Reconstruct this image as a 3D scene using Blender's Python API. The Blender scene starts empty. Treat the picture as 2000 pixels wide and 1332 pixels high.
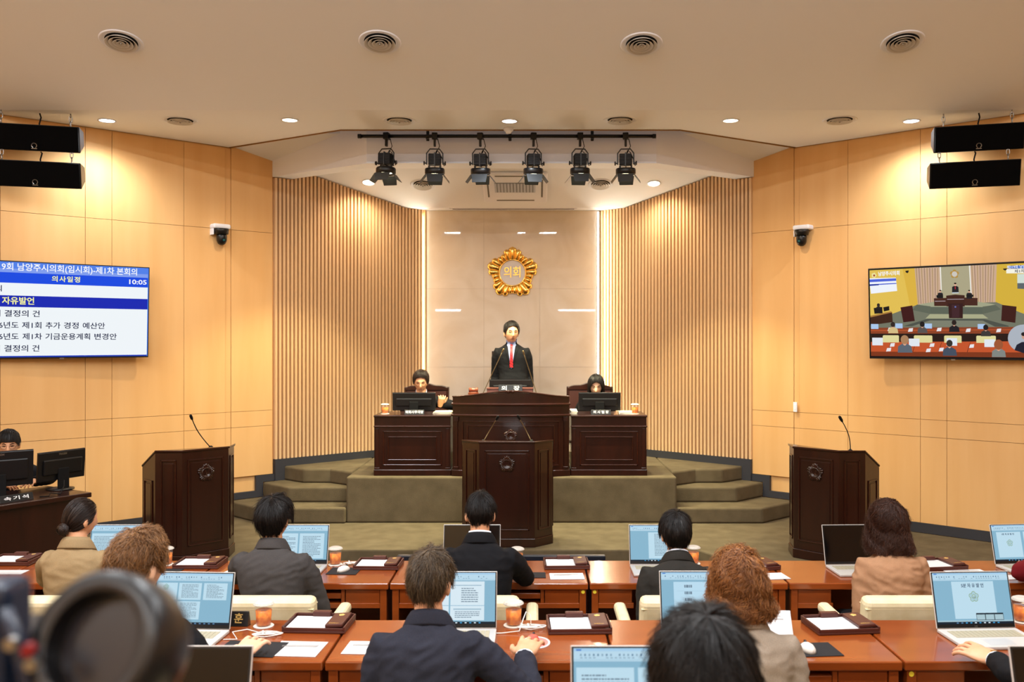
import bpy, bmesh, math, random
import numpy as np
from mathutils import Vector, Matrix, noise
from mathutils.bvhtree import BVHTree

random.seed(7); np.random.seed(7)
SC = bpy.context.scene
COL = SC.collection
PI = math.pi
R = math.radians

# ------------------------------------------------------------ camera
FPX, PX0, PY0, CZ = 1800.0, 1043.0, 664.0, 2.19      # focal length and principal point in pixels of a 2000x1332 frame
cam_d = bpy.data.cameras.new('camera'); cam = bpy.data.objects.new('camera', cam_d); COL.objects.link(cam)
cam.location = (0, 0, CZ); cam.rotation_euler = (PI/2, 0, 0)
cam_d.sensor_width = 36; cam_d.lens = 36*FPX/2000
cam_d.shift_x = -(PX0-1000)/2000; cam_d.shift_y = -(666-PY0)/2000
cam_d.clip_start = .05; cam_d.clip_end = 60
cam_d.dof.use_dof = True; cam_d.dof.focus_distance = 7.0; cam_d.dof.aperture_fstop = 4.0
SC.camera = cam
vs = SC.view_settings
vs.view_transform = 'Standard'; vs.look = 'None'; vs.exposure = 0.0; vs.gamma = 1.0; vs.use_curve_mapping = False

# ------------------------------------------------------------ world
w = bpy.data.worlds.new('world'); SC.world = w; w.use_nodes = True
w.node_tree.nodes['Background'].inputs[0].default_value = (.9, .92, 1, 1)
w.node_tree.nodes['Background'].inputs[1].default_value = .15

# ------------------------------------------------------------ large lights: the linear ceiling lamps over the audience and the two
# bright slits in the rear wall, both mirrored in the marble behind the presiding desk
PANELS = [(x, y, p) for y, p in ((4.3, 100), (2.0, 100), (-2.3, 90)) for x in (-4.9, -2.4, .1, 2.6)]
PANEL_Z = 5.35
def area(name, loc, rot, sx, sy, power, col):
    d = bpy.data.lights.new(name, 'AREA'); d.shape = 'RECTANGLE'; d.size = sx; d.size_y = sy
    d.energy = power; d.color = col
    o = bpy.data.objects.new(name, d); COL.objects.link(o); o.location = loc; o.rotation_euler = rot
    return o
for x, y, p in PANELS:
    area('ceiling_panel_lamp_offscreen', (x, y, PANEL_Z-.035), (0, 0, 0), 1.15, .28, p, (.93, .97, 1))
WINX = ((-2.57, .85), (1.28, 1.2))
for x, w_ in WINX:
    area('clerestory_daylight_offscreen', (x, -3.0, 3.08), (PI/2, 0, 0), w_-.1, .05, 8, (.80, .90, 1))

# ------------------------------------------------------------ helpers
def lin(c):
    if isinstance(c, str):
        c = c.lstrip('#'); c = [int(c[i:i+2], 16) for i in (0, 2, 4)]
    out = []
    for v in c[:3]:
        v = v/255.0
        out.append(v/12.92 if v <= .04045 else ((v+.055)/1.055)**2.4)
    return tuple(out)+(1.0,)

MATS = {}
def mat(name, col, rough=.5, metal=0.0, col2=None, scale=(4, 4, 4), bump=0.0, bscale=None, spec=.5, emit=None, est=0.0,
        trans=0.0, ior=1.45, coat=0.0, detail=4, lo=.35, hi=.65, island=False, alpha=1.0, distort=0.0):
    if name in MATS: return MATS[name]
    m = bpy.data.materials.new(name); m.use_nodes = True; nt = m.node_tree; b = nt.nodes['Principled BSDF']
    c = col if isinstance(col, tuple) and len(col) == 4 else lin(col)
    b.inputs['Base Color'].default_value = c; b.inputs['Roughness'].default_value = rough; b.inputs['Metallic'].default_value = metal
    b.inputs['Specular IOR Level'].default_value = spec; b.inputs['IOR'].default_value = ior
    b.inputs['Transmission Weight'].default_value = trans; b.inputs['Coat Weight'].default_value = coat
    b.inputs['Coat Roughness'].default_value = .08; b.inputs['Alpha'].default_value = alpha
    if emit is not None:
        b.inputs['Emission Color'].default_value = emit if len(emit) == 4 else lin(emit); b.inputs['Emission Strength'].default_value = est
    if col2 is not None or bump:
        tc = nt.nodes.new('ShaderNodeTexCoord'); mp = nt.nodes.new('ShaderNodeMapping'); mp.inputs['Scale'].default_value = scale
        nt.links.new(tc.outputs['Object'], mp.inputs['Vector'])
        nz = nt.nodes.new('ShaderNodeTexNoise'); nz.inputs['Scale'].default_value = 1; nz.inputs['Detail'].default_value = detail
        nz.inputs['Distortion'].default_value = distort
        nt.links.new(mp.outputs['Vector'], nz.inputs['Vector'])
        if col2 is not None:
            rp = nt.nodes.new('ShaderNodeValToRGB'); e = rp.color_ramp.elements
            e[0].position = lo; e[0].color = c; e[1].position = hi; e[1].color = col2 if isinstance(col2, tuple) and len(col2) == 4 else lin(col2)
            if island:
                g = nt.nodes.new('ShaderNodeNewGeometry'); nt.links.new(g.outputs['Random Per Island'], rp.inputs['Fac'])
            else:
                nt.links.new(nz.outputs['Fac'], rp.inputs['Fac'])
            nt.links.new(rp.outputs['Color'], b.inputs['Base Color'])
        if bump:
            bn = nt.nodes.new('ShaderNodeBump'); bn.inputs['Strength'].default_value = bump; bn.inputs['Distance'].default_value = .01
            if bscale is not None:
                mp2 = nt.nodes.new('ShaderNodeMapping'); mp2.inputs['Scale'].default_value = bscale
                nt.links.new(tc.outputs['Object'], mp2.inputs['Vector'])
                n2 = nt.nodes.new('ShaderNodeTexNoise'); n2.inputs['Scale'].default_value = 1; n2.inputs['Detail'].default_value = 3
                nt.links.new(mp2.outputs['Vector'], n2.inputs['Vector']); nt.links.new(n2.outputs['Fac'], bn.inputs['Height'])
            else:
                nt.links.new(nz.outputs['Fac'], bn.inputs['Height'])
            nt.links.new(bn.outputs['Normal'], b.inputs['Normal'])
    MATS[name] = m
    return m

def emis(name, col, st):
    if name in MATS: return MATS[name]
    m = bpy.data.materials.new(name); m.use_nodes = True; nt = m.node_tree
    nt.nodes.remove(nt.nodes['Principled BSDF']); e = nt.nodes.new('ShaderNodeEmission')
    e.inputs[0].default_value = col if isinstance(col, tuple) and len(col) == 4 else lin(col); e.inputs[1].default_value = st
    nt.links.new(e.outputs[0], nt.nodes['Material Output'].inputs[0]); MATS[name] = m
    return m

def pic_mat(name, st):
    if name in MATS: return MATS[name]
    m = bpy.data.materials.new(name); m.use_nodes = True; nt = m.node_tree
    b = nt.nodes['Principled BSDF']; a = nt.nodes.new('ShaderNodeAttribute'); a.attribute_name = 'Col'
    if st > 0:
        b.inputs['Base Color'].default_value = (.004, .004, .004, 1); b.inputs['Roughness'].default_value = .4; b.inputs['Specular IOR Level'].default_value = .12
        nt.links.new(a.outputs['Color'], b.inputs['Emission Color']); b.inputs['Emission Strength'].default_value = st
    else:
        nt.links.new(a.outputs['Color'], b.inputs['Base Color']); b.inputs['Roughness'].default_value = .6
    MATS[name] = m
    return m

class MB:
    def __init__(s): s.v = []; s.f = []
    def add(s, vs_, fs_):
        n = len(s.v); s.v.extend([tuple(map(float, p)) for p in vs_]); s.f.extend([tuple(i+n for i in f) for f in fs_]); return s
    def box(s, x0, x1, y0, y1, z0, z1, M=None):
        vs_ = [(x, y, z) for z in (z0, z1) for y in (y0, y1) for x in (x0, x1)]
        if M is not None: vs_ = [M @ Vector(p) for p in vs_]
        return s.add(vs_, [(0, 2, 3, 1), (4, 5, 7, 6), (0, 1, 5, 4), (2, 6, 7, 3), (0, 4, 6, 2), (1, 3, 7, 5)])
    def prism(s, pts, z0, z1, M=None):
        n = len(pts)
        if sum(pts[i][0]*pts[(i+1) % n][1]-pts[(i+1) % n][0]*pts[i][1] for i in range(n)) < 0: pts = pts[::-1]
        f0 = z0 if callable(z0) else (lambda p: z0); f1 = z1 if callable(z1) else (lambda p: z1)
        vs_ = [(p[0], p[1], f0(p)) for p in pts]+[(p[0], p[1], f1(p)) for p in pts]
        if M is not None: vs_ = [M @ Vector(p) for p in vs_]
        return s.add(vs_, [tuple(range(n))[::-1], tuple(range(n, 2*n))]+[(i, (i+1) % n, n+(i+1) % n, n+i) for i in range(n)])
    def loft(s, rings, caps=True, closed=True):
        n = len(rings[0]); vs_ = [p for r in rings for p in r]; fs = []
        for k in range(len(rings)-1):
            for i in range(n if closed else n-1):
                j = (i+1) % n; fs.append((k*n+i, k*n+j, (k+1)*n+j, (k+1)*n+i))
        if caps: fs.append(tuple(range(n))[::-1]); fs.append(tuple(range((len(rings)-1)*n, len(rings)*n)))
        return s.add(vs_, fs)
    def tube(s, path, r, n=8, caps=True):
        path = [Vector(p) for p in path]; rings = []; m = len(path)
        rr = r if isinstance(r, (list, tuple)) else [r]*m
        up = None
        for i, p in enumerate(path):
            t = (path[min(i+1, m-1)]-path[max(i-1, 0)])
            if t.length < 1e-9: t = Vector((0, 0, 1))
            t.normalize()
            if up is None:
                a = Vector((0, 0, 1)) if abs(t.z) < .9 else Vector((1, 0, 0))
                up = (a-t*a.dot(t)).normalized()
            else:
                up = up-t*up.dot(t)
                up = up.normalized() if up.length > 1e-6 else Vector((1, 0, 0))
            sd = t.cross(up)
            rings.append([p+(up*math.cos(2*PI*k/n)+sd*math.sin(2*PI*k/n))*rr[i] for k in range(n)])
        return s.loft(rings, caps)
    def lathe(s, prof, n=24, M=None, caps=True):
        rings = []
        for r, z in prof:
            ring = [Vector((r*math.cos(2*PI*k/n), r*math.sin(2*PI*k/n), z)) for k in range(n)]
            if M is not None: ring = [M @ p for p in ring]
            rings.append(ring)
        return s.loft(rings, caps)
    def ell(s, c, rad, nu=12, nv=8, M=None):
        rings = []
        for j in range(nv+1):
            a = -PI/2+PI*j/nv; a = max(min(a, PI/2-.02), -PI/2+.02)
            ring = [Vector((rad[0]*math.cos(a)*math.cos(2*PI*k/nu), rad[1]*math.cos(a)*math.sin(2*PI*k/nu), rad[2]*math.sin(a))) for k in range(nu)]
            if M is not None: ring = [M @ p for p in ring]
            rings.append([p+Vector(c) for p in ring])
        return s.loft(rings)
    def mesh(s, name):
        me = bpy.data.meshes.new(name); me.from_pydata(s.v, [], s.f); me.update(); return me
    def obj(s, name, m, parent=None, smooth=False, bevel=0.0, seg=2, kind=None):
        me = s.mesh(name); me.materials.append(m)
        return link(name, me, parent, smooth, bevel, seg, kind)

def link(name, me, parent=None, smooth=False, bevel=0.0, seg=2, kind=None):
    o = bpy.data.objects.new(name, me); COL.objects.link(o)
    if parent is not None: o.parent = parent
    if smooth: me.polygons.foreach_set('use_smooth', [True]*len(me.polygons))
    if bevel:
        b = o.modifiers.new('bevel', 'BEVEL'); b.width = bevel; b.segments = seg; b.limit_method = 'ANGLE'; b.angle_limit = R(40)
    if kind: o['kind'] = kind
    return o
def tag(o, label=None, cat=None, group=None, kind=None):
    if label: o['label'] = label
    if cat: o['category'] = cat
    if group: o['group'] = group
    if kind: o['kind'] = kind
    return o
def thing(name, label, cat, loc=(0, 0, 0), rz=0.0, group=None, rot=None):
    o = bpy.data.objects.new(name, None); COL.objects.link(o); o.empty_display_size = .1
    o.location = loc; o.rotation_euler = rot if rot else (0, 0, rz)
    return tag(o, label, cat, group)
def dup(root, loc=None, rz=None, label=None, group=None, rot=None):
    def cp(o, par):
        c = o.copy(); COL.objects.link(c)
        if par is not None: c.parent = par
        for ch in list(o.children): cp(ch, c)
        return c
    r = cp(root, None)
    if loc is not None: r.location = loc
    if rz is not None: r.rotation_euler = (0, 0, rz)
    if rot is not None: r.rotation_euler = rot
    if label: r['label'] = label
    if group: r['group'] = group
    return r
def at(px, py, D):                     # a point of the room seen at pixel (px,py) that stands D metres away
    return Vector(((px-PX0)/FPX*D, D, CZ-(py-PY0)/FPX*D))
def atz(px, py, z):                    # the same, for a point at known height z
    return at(px, py, FPX*(CZ-z)/(py-PY0))

def text_mesh(txt, size, bold=0.0, extrude=0.0, align='CENTER', res=3, spacing=1.0):
    cu = bpy.data.curves.new('txt', 'FONT'); cu.body = txt; cu.size = size; cu.align_x = align; cu.align_y = 'CENTER'
    cu.offset = bold*size; cu.extrude = extrude; cu.resolution_u = res; cu.space_character = spacing
    o = bpy.data.objects.new('txt', cu); COL.objects.link(o)
    dg = bpy.context.evaluated_depsgraph_get(); dg.update()
    me = bpy.data.meshes.new_from_object(o.evaluated_get(dg))
    bpy.data.objects.remove(o); bpy.data.curves.remove(cu)
    return me
def text(name, txt, size, m, parent, M, bold=0.0, extrude=.0004, align='CENTER', fit=None, spacing=1.0):
    me = text_mesh(txt, size, bold, extrude, align, spacing=spacing)
    if fit and len(me.vertices):
        xs = [v.co.x for v in me.vertices]; wd = max(xs)-min(xs)
        if wd > 0: me.transform(Matrix.Diagonal((fit/wd, 1, 1, 1)))
    me.transform(M); me.materials.clear(); me.materials.append(m); me.name = name
    return link(name, me, parent)
def picture(name, W, H, polys, parent, M, m, step=.00012):
    """flat print: polygons (points 0..1 with y down, colour) lying in the local xy plane of M"""
    vs_, fs, cols = [], [], []
    for k, (pts, c) in enumerate(polys):
        if len(pts) == 2:
            (x0, y0), (x1, y1) = pts; pts = [(x0, y0), (x1, y0), (x1, y1), (x0, y1)]
        a = sum(pts[i][0]*pts[(i+1) % len(pts)][1]-pts[(i+1) % len(pts)][0]*pts[i][1] for i in range(len(pts)))
        if a > 0: pts = pts[::-1]
        n = len(vs_)
        for p in pts: vs_.append(M @ Vector(((p[0]-.5)*W, (.5-p[1])*H, k*step)))
        fs.append(tuple(range(n, n+len(pts)))); cols.append(c if isinstance(c, tuple) and len(c) == 4 else lin(c))
    me = bpy.data.meshes.new(name); me.from_pydata([tuple(p) for p in vs_], [], fs); me.update()
    ca = me.color_attributes.new('Col', 'FLOAT_COLOR', 'CORNER')
    for p, c in zip(me.polygons, cols):
        for li in p.loop_indices: ca.data[li].color = c
    me.materials.append(m)
    return link(name, me, parent)
def disc(cx, cy, rx, ry, n=14): return [(cx+rx*math.cos(2*PI*k/n), cy+ry*math.sin(2*PI*k/n)) for k in range(n)]
def T(x, y, z): return Matrix.Translation((x, y, z))
def RX(a): return Matrix.Rotation(a, 4, 'X')
def RY(a): return Matrix.Rotation(a, 4, 'Y')
def RZ(a): return Matrix.Rotation(a, 4, 'Z')

# ------------------------------------------------------------ materials
m_maple = mat('maple_veneer', '#e6b97e', .42, col2='#dead70', scale=(5, 5, .5), bump=.02, spec=.4, lo=.3, hi=.7)
m_slat = mat('slat_wood', '#e6c49a', .45, col2='#d0a878', scale=(30, 30, 1.2), bump=.05, lo=.3, hi=.75)
m_ceil = mat('ceiling_paint', '#eef1f7', .85, bump=.01, scale=(60, 60, 60))
m_white = mat('white_paint', '#eceff8', .7)
m_edge = mat('edge_trim_wood', '#8a6230', .5)
m_carpet = mat('carpet', '#665b47', .95, col2='#574d3b', scale=(6, 6, 6), bump=.5, bscale=(260, 260, 260), spec=.1, lo=.3, hi=.7)
m_skirt = mat('skirting_grey', '#34353b', .55)
m_marble = mat('beige_marble', '#e2d8ca', .015, col2='#d6c8b4', scale=(1.6, 1.6, 1.6), detail=8, lo=.35, hi=.72, distort=1.2, spec=.45)
m_mahog = mat('dark_mahogany', '#2c1008', .28, col2='#200a05', scale=(14, 14, 1.4), lo=.3, hi=.7, coat=.35, spec=.5)
m_mahog2 = mat('dark_mahogany_trim', '#2c1008', .24, coat=.4)
m_cherry = mat('cherry_wood', '#8f4316', .22, col2='#7a350f', scale=(1.3, 14, 14), lo=.3, hi=.7, coat=.4, spec=.5)
m_cherry2 = mat('cherry_wood_side', '#8f4316', .3, col2='#7a350f', scale=(1.5, 12, 12), lo=.3, hi=.7, coat=.2)
m_letter = mat('white_lettering', '#e8e8ea', .5)
m_black = mat('black_plastic', '#0c0c0e', .38)
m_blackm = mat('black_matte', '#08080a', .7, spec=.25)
m_grille = mat('speaker_cloth', '#050506', .9, spec=.1)
m_chrome = mat('steel', '#a8a8a8', .3, 1.0)
m_gold = mat('polished_gold', (.95, .60, .16, 1), .16, 1.0)
m_goldp = mat('gold_print', (.80, .55, .18, 1), .4, .6)
m_cream = mat('cream_leather', '#e6d8b2', .45, col2='#dccca2', scale=(12, 12, 12), bump=.06, bscale=(120, 120, 120))
m_leather = mat('brown_leather', '#3b1d17', .4, bump=.1, bscale=(90, 90, 90))
m_traybrown = mat('tray_leather', '#4a221a', .4, bump=.08, bscale=(200, 200, 200))
m_paper = mat('paper', '#d4d2d2', .8)
m_silver = mat('laptop_silver', '#c9c6c4', .35, .3)
m_lapwhite = mat('laptop_white', '#bdb9b4', .4)
m_keys = mat('laptop_keys', '#a89f88', .5)
m_screenoff = mat('screen_off', '#050608', .12)
m_glass = mat('clear_plastic', (.9, .9, .9, 1), .05, alpha=.05)
m_tea = mat('amber_tea', (1.0, .34, .02, 1), .08, col2=(.72, .15, .005, 1), scale=(60, 60, 40), trans=.1, ior=1.2)
m_lid = mat('plastic_lid', '#cfc9c0', .2, alpha=.75, ior=1.1)
m_cable = mat('white_cable', '#dedad4', .45)
m_padblack = mat('mouse_pad_black', '#161519', .85)
m_brass = mat('brass_stem', '#8a7a58', .35, .8)
m_pic = pic_mat('screen_picture', 1.0)
m_print = pic_mat('flat_print', 0.0)
# ------------------------------------------------------------ the room
CX = -.245
def wallD(xp): return 13.36-.9*xp
KU = math.hypot(1, .9)
def struct(o, label=None):
    o['kind'] = 'structure'
    if label: o['label'] = label
    return o

# floors
struct(MB().box(-7.4, 7, 4.45, 13.2, -.12, 0).obj('floor', m_carpet), 'grey olive carpet floor before the first row of desks')
struct(MB().box(-7.4, 7, 2.72, 4.45, -.12, .13).obj('floor_tier', m_carpet), 'low carpeted tier under the second row of desks')
struct(MB().box(-7.4, 7, -3.2, 2.72, -.12, .37).obj('floor_tier', m_carpet), 'raised carpeted tier under the rear row of desks')
pl = [(CX+x, d) for x, d in [(-1.8, 8.75), (-2.9, 6.55), (-7.1, 6.4), (-7.1, 6.95), (-1.2, 12.25), (1.2, 12.25), (7.1, 6.95), (7.1, 6.4), (2.9, 6.55), (1.8, 8.75)]]
struct(MB().prism(pl, 0, .2).obj('floor_platform', m_carpet, bevel=.015), 'carpeted platform carrying the three lecterns')
stage = MB().prism([(CX+x, d) for x, d in [(-1.8, 10.03), (1.8, 10.03), (1.8, 11.72), (1.15, 12.30), (-1.15, 12.30), (-1.8, 11.72)]], .2, .70).obj('floor_stage', m_carpet, bevel=.022, seg=3)
struct(stage, 'carpeted stage under the presiding desk')
for sd in (-1, 1):
    for poly, za, zb in (([(1.8, 9.99), (2.725, 9.99), (3.215, 10.44), (1.8, 11.72)], .2, .369),
                         ([(1.8, 10.34), (2.52, 10.34), (2.91, 10.72), (1.8, 11.72)], .369, .538),
                         ([(1.8, 10.40), (2.109, 10.65), (2.42, 10.65), (2.715, 10.90), (1.8, 11.72)], .538, .70)):
        MB().prism([(CX+sd*x, d) for x, d in poly], za, zb).obj('step', m_carpet, stage, bevel=.022, seg=3)

# angled walls with veneer panels, slats and skirting
ZR = [1.19, 1.37, 3.444]
for sd, wn in ((-1, 'left'), (1, 'right')):
    su = -sd
    def U(xp): return su*KU*xp
    def ubox(m, xa, xb, v0, v1, z0, z1):
        a, b = sorted((U(xa), U(xb))); return m.box(a, b, v0, v1, z0, z1)
    wall = ubox(MB(), 1.10, 7.2, -.2, -.03, 0, 5.6).obj('wall_'+wn, m_maple)
    wall.location = (CX, 13.36, 0); wall.rotation_euler = (0, 0, R(-138) if sd < 0 else R(138))
    struct(wall, 'angled maple panelled wall carrying the '+('agenda television' if sd < 0 else 'television that shows the chamber'))
    cols = [2.825, 3.20, 3.25, 3.60, 4.16, 4.353, 4.925, 5.5, 6.1, 6.6, 7.0] if sd < 0 else [2.81, 3.20, 3.25, 3.67, 4.245, 4.44, 5.0, 5.55, 6.1, 6.6, 7.0]
    for i in range(len(cols)-1):
        a, b = cols[i], cols[i+1]; strip = i == 1
        zb = .62 if i == 0 else .44 if i == 1 else .30
        zt = 4.94 if i == 0 else 4.37 if b < 5.12 else 4.9
        zs = [zb]+ZR+[zt]
        for k in range(4):
            ubox(MB(), a+.0016, b-.0016, -.03, -.008 if strip else 0, zs[k]+.002, zs[k+1]-.002).obj('wall_panel', m_maple, wall)
    # slats: one mesh of unit height, scaled to the ceiling above each
    x0, x1 = (1.213, 2.80) if sd < 0 else (1.128, 2.80); n = 43 if sd < 0 else 45
    sm = None
    struct(ubox(MB(), 1.11, 2.81, -.032, -.028, .74, 4.35).obj('slat_backing', m_slat, wall))
    for i in range(n):
        xp = x0+(x1-x0)*i/(n-1); D = wallD(xp)
        zc = 3.915 if D > 12.05 else 4.095 if xp > 2.62 else 3.915+.30*(12.05-D)
        if sm is None:
            sm = MB().box(-.0135, .0135, -.028, .03, 0, 1).mesh('slat'); sm.materials.append(m_slat)
        o = link('slat', sm, wall); o.location = (U(xp), 0, .79); o.scale = (1, 1, zc-.79)
    bb = MB()
    for xa, xb, za, zb in ((1.15, 2.81, .70, .79), (2.72, 2.81, .538, .70), (2.81, 2.98, .538, .617), (2.915, 2.98, .369, .538), (2.98, 3.31, .369, .443), (3.22, 3.31, .2, .369), (3.31, 7.0, .2, .30)):
        ubox(bb, xa, xb, -.03, .034 if xb <= 2.81 else .012, za, zb)
    b = bb.obj('baseboard_'+wn, m_skirt); b.location = wall.location; b.rotation_euler = wall.rotation_euler
    struct(b, 'dark grey skirting that steps down along the '+wn+' side of the stage')
    struct(MB().box(CX+sd*7.0-.1, CX+sd*7.0+.1, -3.2, 7.1, 0, 5.6).obj('wall_side_'+wn, m_maple), 'plain maple side wall of the chamber')
wb = MB(); wb.box(-7.5, 7, -3.3, -3.1, 0, 3.04); wb.box(-7.5, 7, -3.3, -3.1, 3.12, 5.6); xs_ = [-7.5]+[e_ for x, w_ in WINX for e_ in (x-w_/2, x+w_/2)]+[7]
for k in range(0, len(xs_), 2): wb.box(xs_[k], xs_[k+1], -3.3, -3.1, 3.04, 3.12)
struct(wb.obj('wall_back', m_maple), 'rear wall with narrow high windows behind the audience')
for i, (x, w_) in enumerate(WINX):
    wi = MB().box(x-w_/2+.02, x+w_/2-.02, -3.22, -3.21, 3.05, 3.11).obj('window_%d' % (i+1), m_glass); struct(wi, 'narrow high rear window letting in daylight')
    f = MB(); f.box(x-w_/2, x+w_/2, -3.26, -3.12, 3.04, 3.05); f.box(x-w_/2, x+w_/2, -3.26, -3.12, 3.11, 3.12); f.box(x-w_/2, x-w_/2+.02, -3.26, -3.12, 3.05, 3.11); f.box(x+w_/2-.02, x+w_/2, -3.26, -3.12, 3.05, 3.11)
    f.obj('window_frame', m_white, wi)

# marble wall behind the chair
fw = MB().box(CX-1.15, CX+1.15, 12.34, 12.5, .4, 4.3).obj('wall_front', m_marble); struct(fw, 'beige marble wall behind the presiding desk')
tx = [(833-PX0)/FPX*12.31, (945-PX0)/FPX*12.31, (1054-PX0)/FPX*12.31, (1166-PX0)/FPX*12.31]
tz = [.70, 1.83-1.046, 1.83, 2.875, 3.92]
tz = [.70, 1.828, 2.874, 3.918]
for i in range(3):
    for k in range(3):
        MB().box(tx[i]+.001, tx[i+1]-.001, 12.305, 12.34, tz[k]+.001, tz[k+1]-.001).obj('marble_tile', m_marble, fw)
# light strips in the two gaps beside the marble
m_led = emis('led_strip', (1, .93, .8, 1), 14)
for sd, nm in ((-1, 'left'), (1, 'right')):
    x = tx[0]-.013 if sd < 0 else tx[3]+.013
    t = thing('led_strip', 'glowing light strip in the gap beside the marble, '+('behind the person with the raised fist' if sd < 0 else 'behind the person with long black hair'), 'light strip', (x, 12.29, .72))
    MB().box(-.011, .011, -.004, .004, 0, 3.18).obj('diffuser', m_led, t)
    MB().box(-.014, .014, .004, .045, 0, 3.18).obj('channel', m_chrome, t)
    area('led_strip_lamp', (x, 12.235, 2.3), (R(90), 0, -sd*R(131)), .02, 3.1, 34, (1, .88, .66))

# ceilings
def CP(l): return [(CX+x, d) for x, d in l]
ce = MB().prism(CP([(-5.11, 8.76), (-3.22, 10.45), (-1.765, 9.57), (1.765, 9.57), (3.22, 10.45), (5.11, 8.76)]), 4.375, 4.42).obj('ceiling', m_ceil)
struct(ce, 'beige flat ceiling with downlights over the lecterns')
SL = .26
def zs_near(D): return 4.375+SL*(8.76-D)
struct(MB().prism(CP([(-5.11, 8.76), (-7.0, 7.06), (-7.0, 5.01), (7.0, 5.01), (7.0, 7.06), (5.11, 8.76)]), lambda p: zs_near(p[1]), lambda p: zs_near(p[1])+.05).obj('ceiling_slope', m_ceil), 'large grey sloping ceiling over the audience')
struct(MB().box(-7.3, 6.8, -3.2, 5.01, 5.35, 5.4).obj('ceiling_rear', m_ceil), 'flat ceiling with panel lights over the rear rows')
SB = .30
def zs_stage(D): return 3.92 if D >= 12.05 else 3.92+SB*(12.05-D)
def wx(D): return (13.36-D)/.9
cs = MB()
for Da, Db in ((12.05, 12.33), (10.2, 12.05)):
    cs.prism(CP([(-wx(Da), Da), (-wx(Db), Db), (wx(Db), Db), (wx(Da), Da)]), lambda p: zs_stage(p[1]-.0), lambda p: zs_stage(p[1])+.04)
struct(cs.obj('ceiling_stage', m_ceil), 'warm sloping ceiling over the stage')
struct(MB().box(CX-3.3, CX+3.3, 9.3, 11.0, 4.95, 5.0).obj('ceiling_slot', m_white), 'white cover above the lighting slot')
struct(MB().prism(CP([(-2.825, 10.815), (-1.57, 9.98), (1.57, 9.98), (2.825, 10.815), (2.65, 10.975), (1.62, 10.29), (-1.62, 10.29), (-2.65, 10.975)]), 4.104, 4.95).obj('trim_1', m_white), 'white boxed fascia beam hanging over the stage')
tr = MB()
pts = CP([(-3.21, 10.452), (-1.765, 9.572), (1.765, 9.572), (3.21, 10.452)])
for a, b in zip(pts[:-1], pts[1:]):
    d = Vector((b[0]-a[0], b[1]-a[1], 0)); L = d.length; d.normalize(); n = Vector((-d.y, d.x, 0))
    A = Vector((a[0], a[1], 0)); B = Vector((b[0], b[1], 0))
    tr.prism([tuple(A)[:2], tuple(B)[:2], tuple(B+n*.012)[:2], tuple(A+n*.012)[:2]], 4.364, 4.42)
struct(tr.obj('trim_2', m_edge), 'thin brown edging along the front ceiling')

# ceiling panel lights (rear part of the room)
for x, y, p_ in PANELS:
    t = thing('ceiling_panel_light', 'long recessed ceiling panel light over the audience', 'ceiling light', (x, y, PANEL_Z-.002), group='panel lights over the audience')
    fr = MB(); fr.box(-.62, .62, -.18, -.15, -.02, 0); fr.box(-.62, .62, .15, .18, -.02, 0); fr.box(-.62, -.59, -.15, .15, -.02, 0); fr.box(.59, .62, -.15, .15, -.02, 0)
    fr.obj('frame', m_white, t); MB().box(-.59, .59, -.15, .15, -.008, 0).obj('diffuser', m_white, t)

# downlights
def spot(name, loc, target, power, angle, blend, col, r=.05):
    d = bpy.data.lights.new(name, 'SPOT'); d.energy = power; d.spot_size = R(angle); d.spot_blend = blend; d.color = col; d.shadow_soft_size = r
    o = bpy.data.objects.new(name, d); COL.objects.link(o); o.location = loc
    o.rotation_euler = (Vector(target)-Vector(loc)).to_track_quat('-Z', 'Y').to_euler()
    return o
WARM = (1, .80, .55); COOL = (.93, .97, 1)
m_lw = emis('downlight_warm', (1, .80, .55, 1), 12); m_lc = emis('downlight_cool', (.9, .96, 1, 1), 12)
def downlight(loc, tilt, warm, label, power, angle=150):
    t = thing('downlight', label, 'ceiling light', loc, rot=(tilt, 0, 0))
    MB().lathe([(.072, 0), (.086, 0), (.088, -.006), (.072, -.006), (.072, 0)], 28, caps=False).obj('rim', m_white, t, smooth=True)
    MB().lathe([(.0, -.003), (.071, -.003), (.071, .0), (0, .0)], 28, caps=False).obj('lens', m_lw if warm else m_lc, t)
    spot('downlight_lamp', (loc[0], loc[1], loc[2]-.04), (loc[0], loc[1], 0), power, angle, 1.0, WARM if warm else COOL, .06)
DLP = 175
for px, py, warm, lb in ((209, 235, 0, 'cool white round downlight beside the pair of speakers over the stenographer desk'), (566, 234, 1, 'warm round downlight over the lectern beside the stenographer'),
                         (995, 236, 0, 'cool white round downlight above the middle of the lighting bar'), (1427, 235, 1, 'warm round downlight over the lectern on the television picture side'),
                         (1780, 236, 0, 'cool white round downlight beside the speakers near the chamber picture')):
    p = atz(px, py, 4.375); downlight((p.x, p.y, 4.374), 0, warm, lb, DLP*(1.0 if warm else .75))
def on_stage(px, py):
    r = (py-PY0)/FPX; D = (CZ-3.92-SB*12.05)/(r-SB); return at(px, py, D)
def on_near(px, py):
    r = (py-PY0)/FPX; D = (CZ-4.375-SL*8.76)/(r-SL); return at(px, py, D)
for px, py, lb in ((720, 356, 'warm stage downlight near the slats behind the person with the raised fist'), (1277, 358, 'warm stage downlight near the slats behind the person with long black hair')):
    p = on_stage(px, py); downlight((p.x, p.y, p.z-.002), -math.atan(SB), 1, lb, 72)

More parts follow.
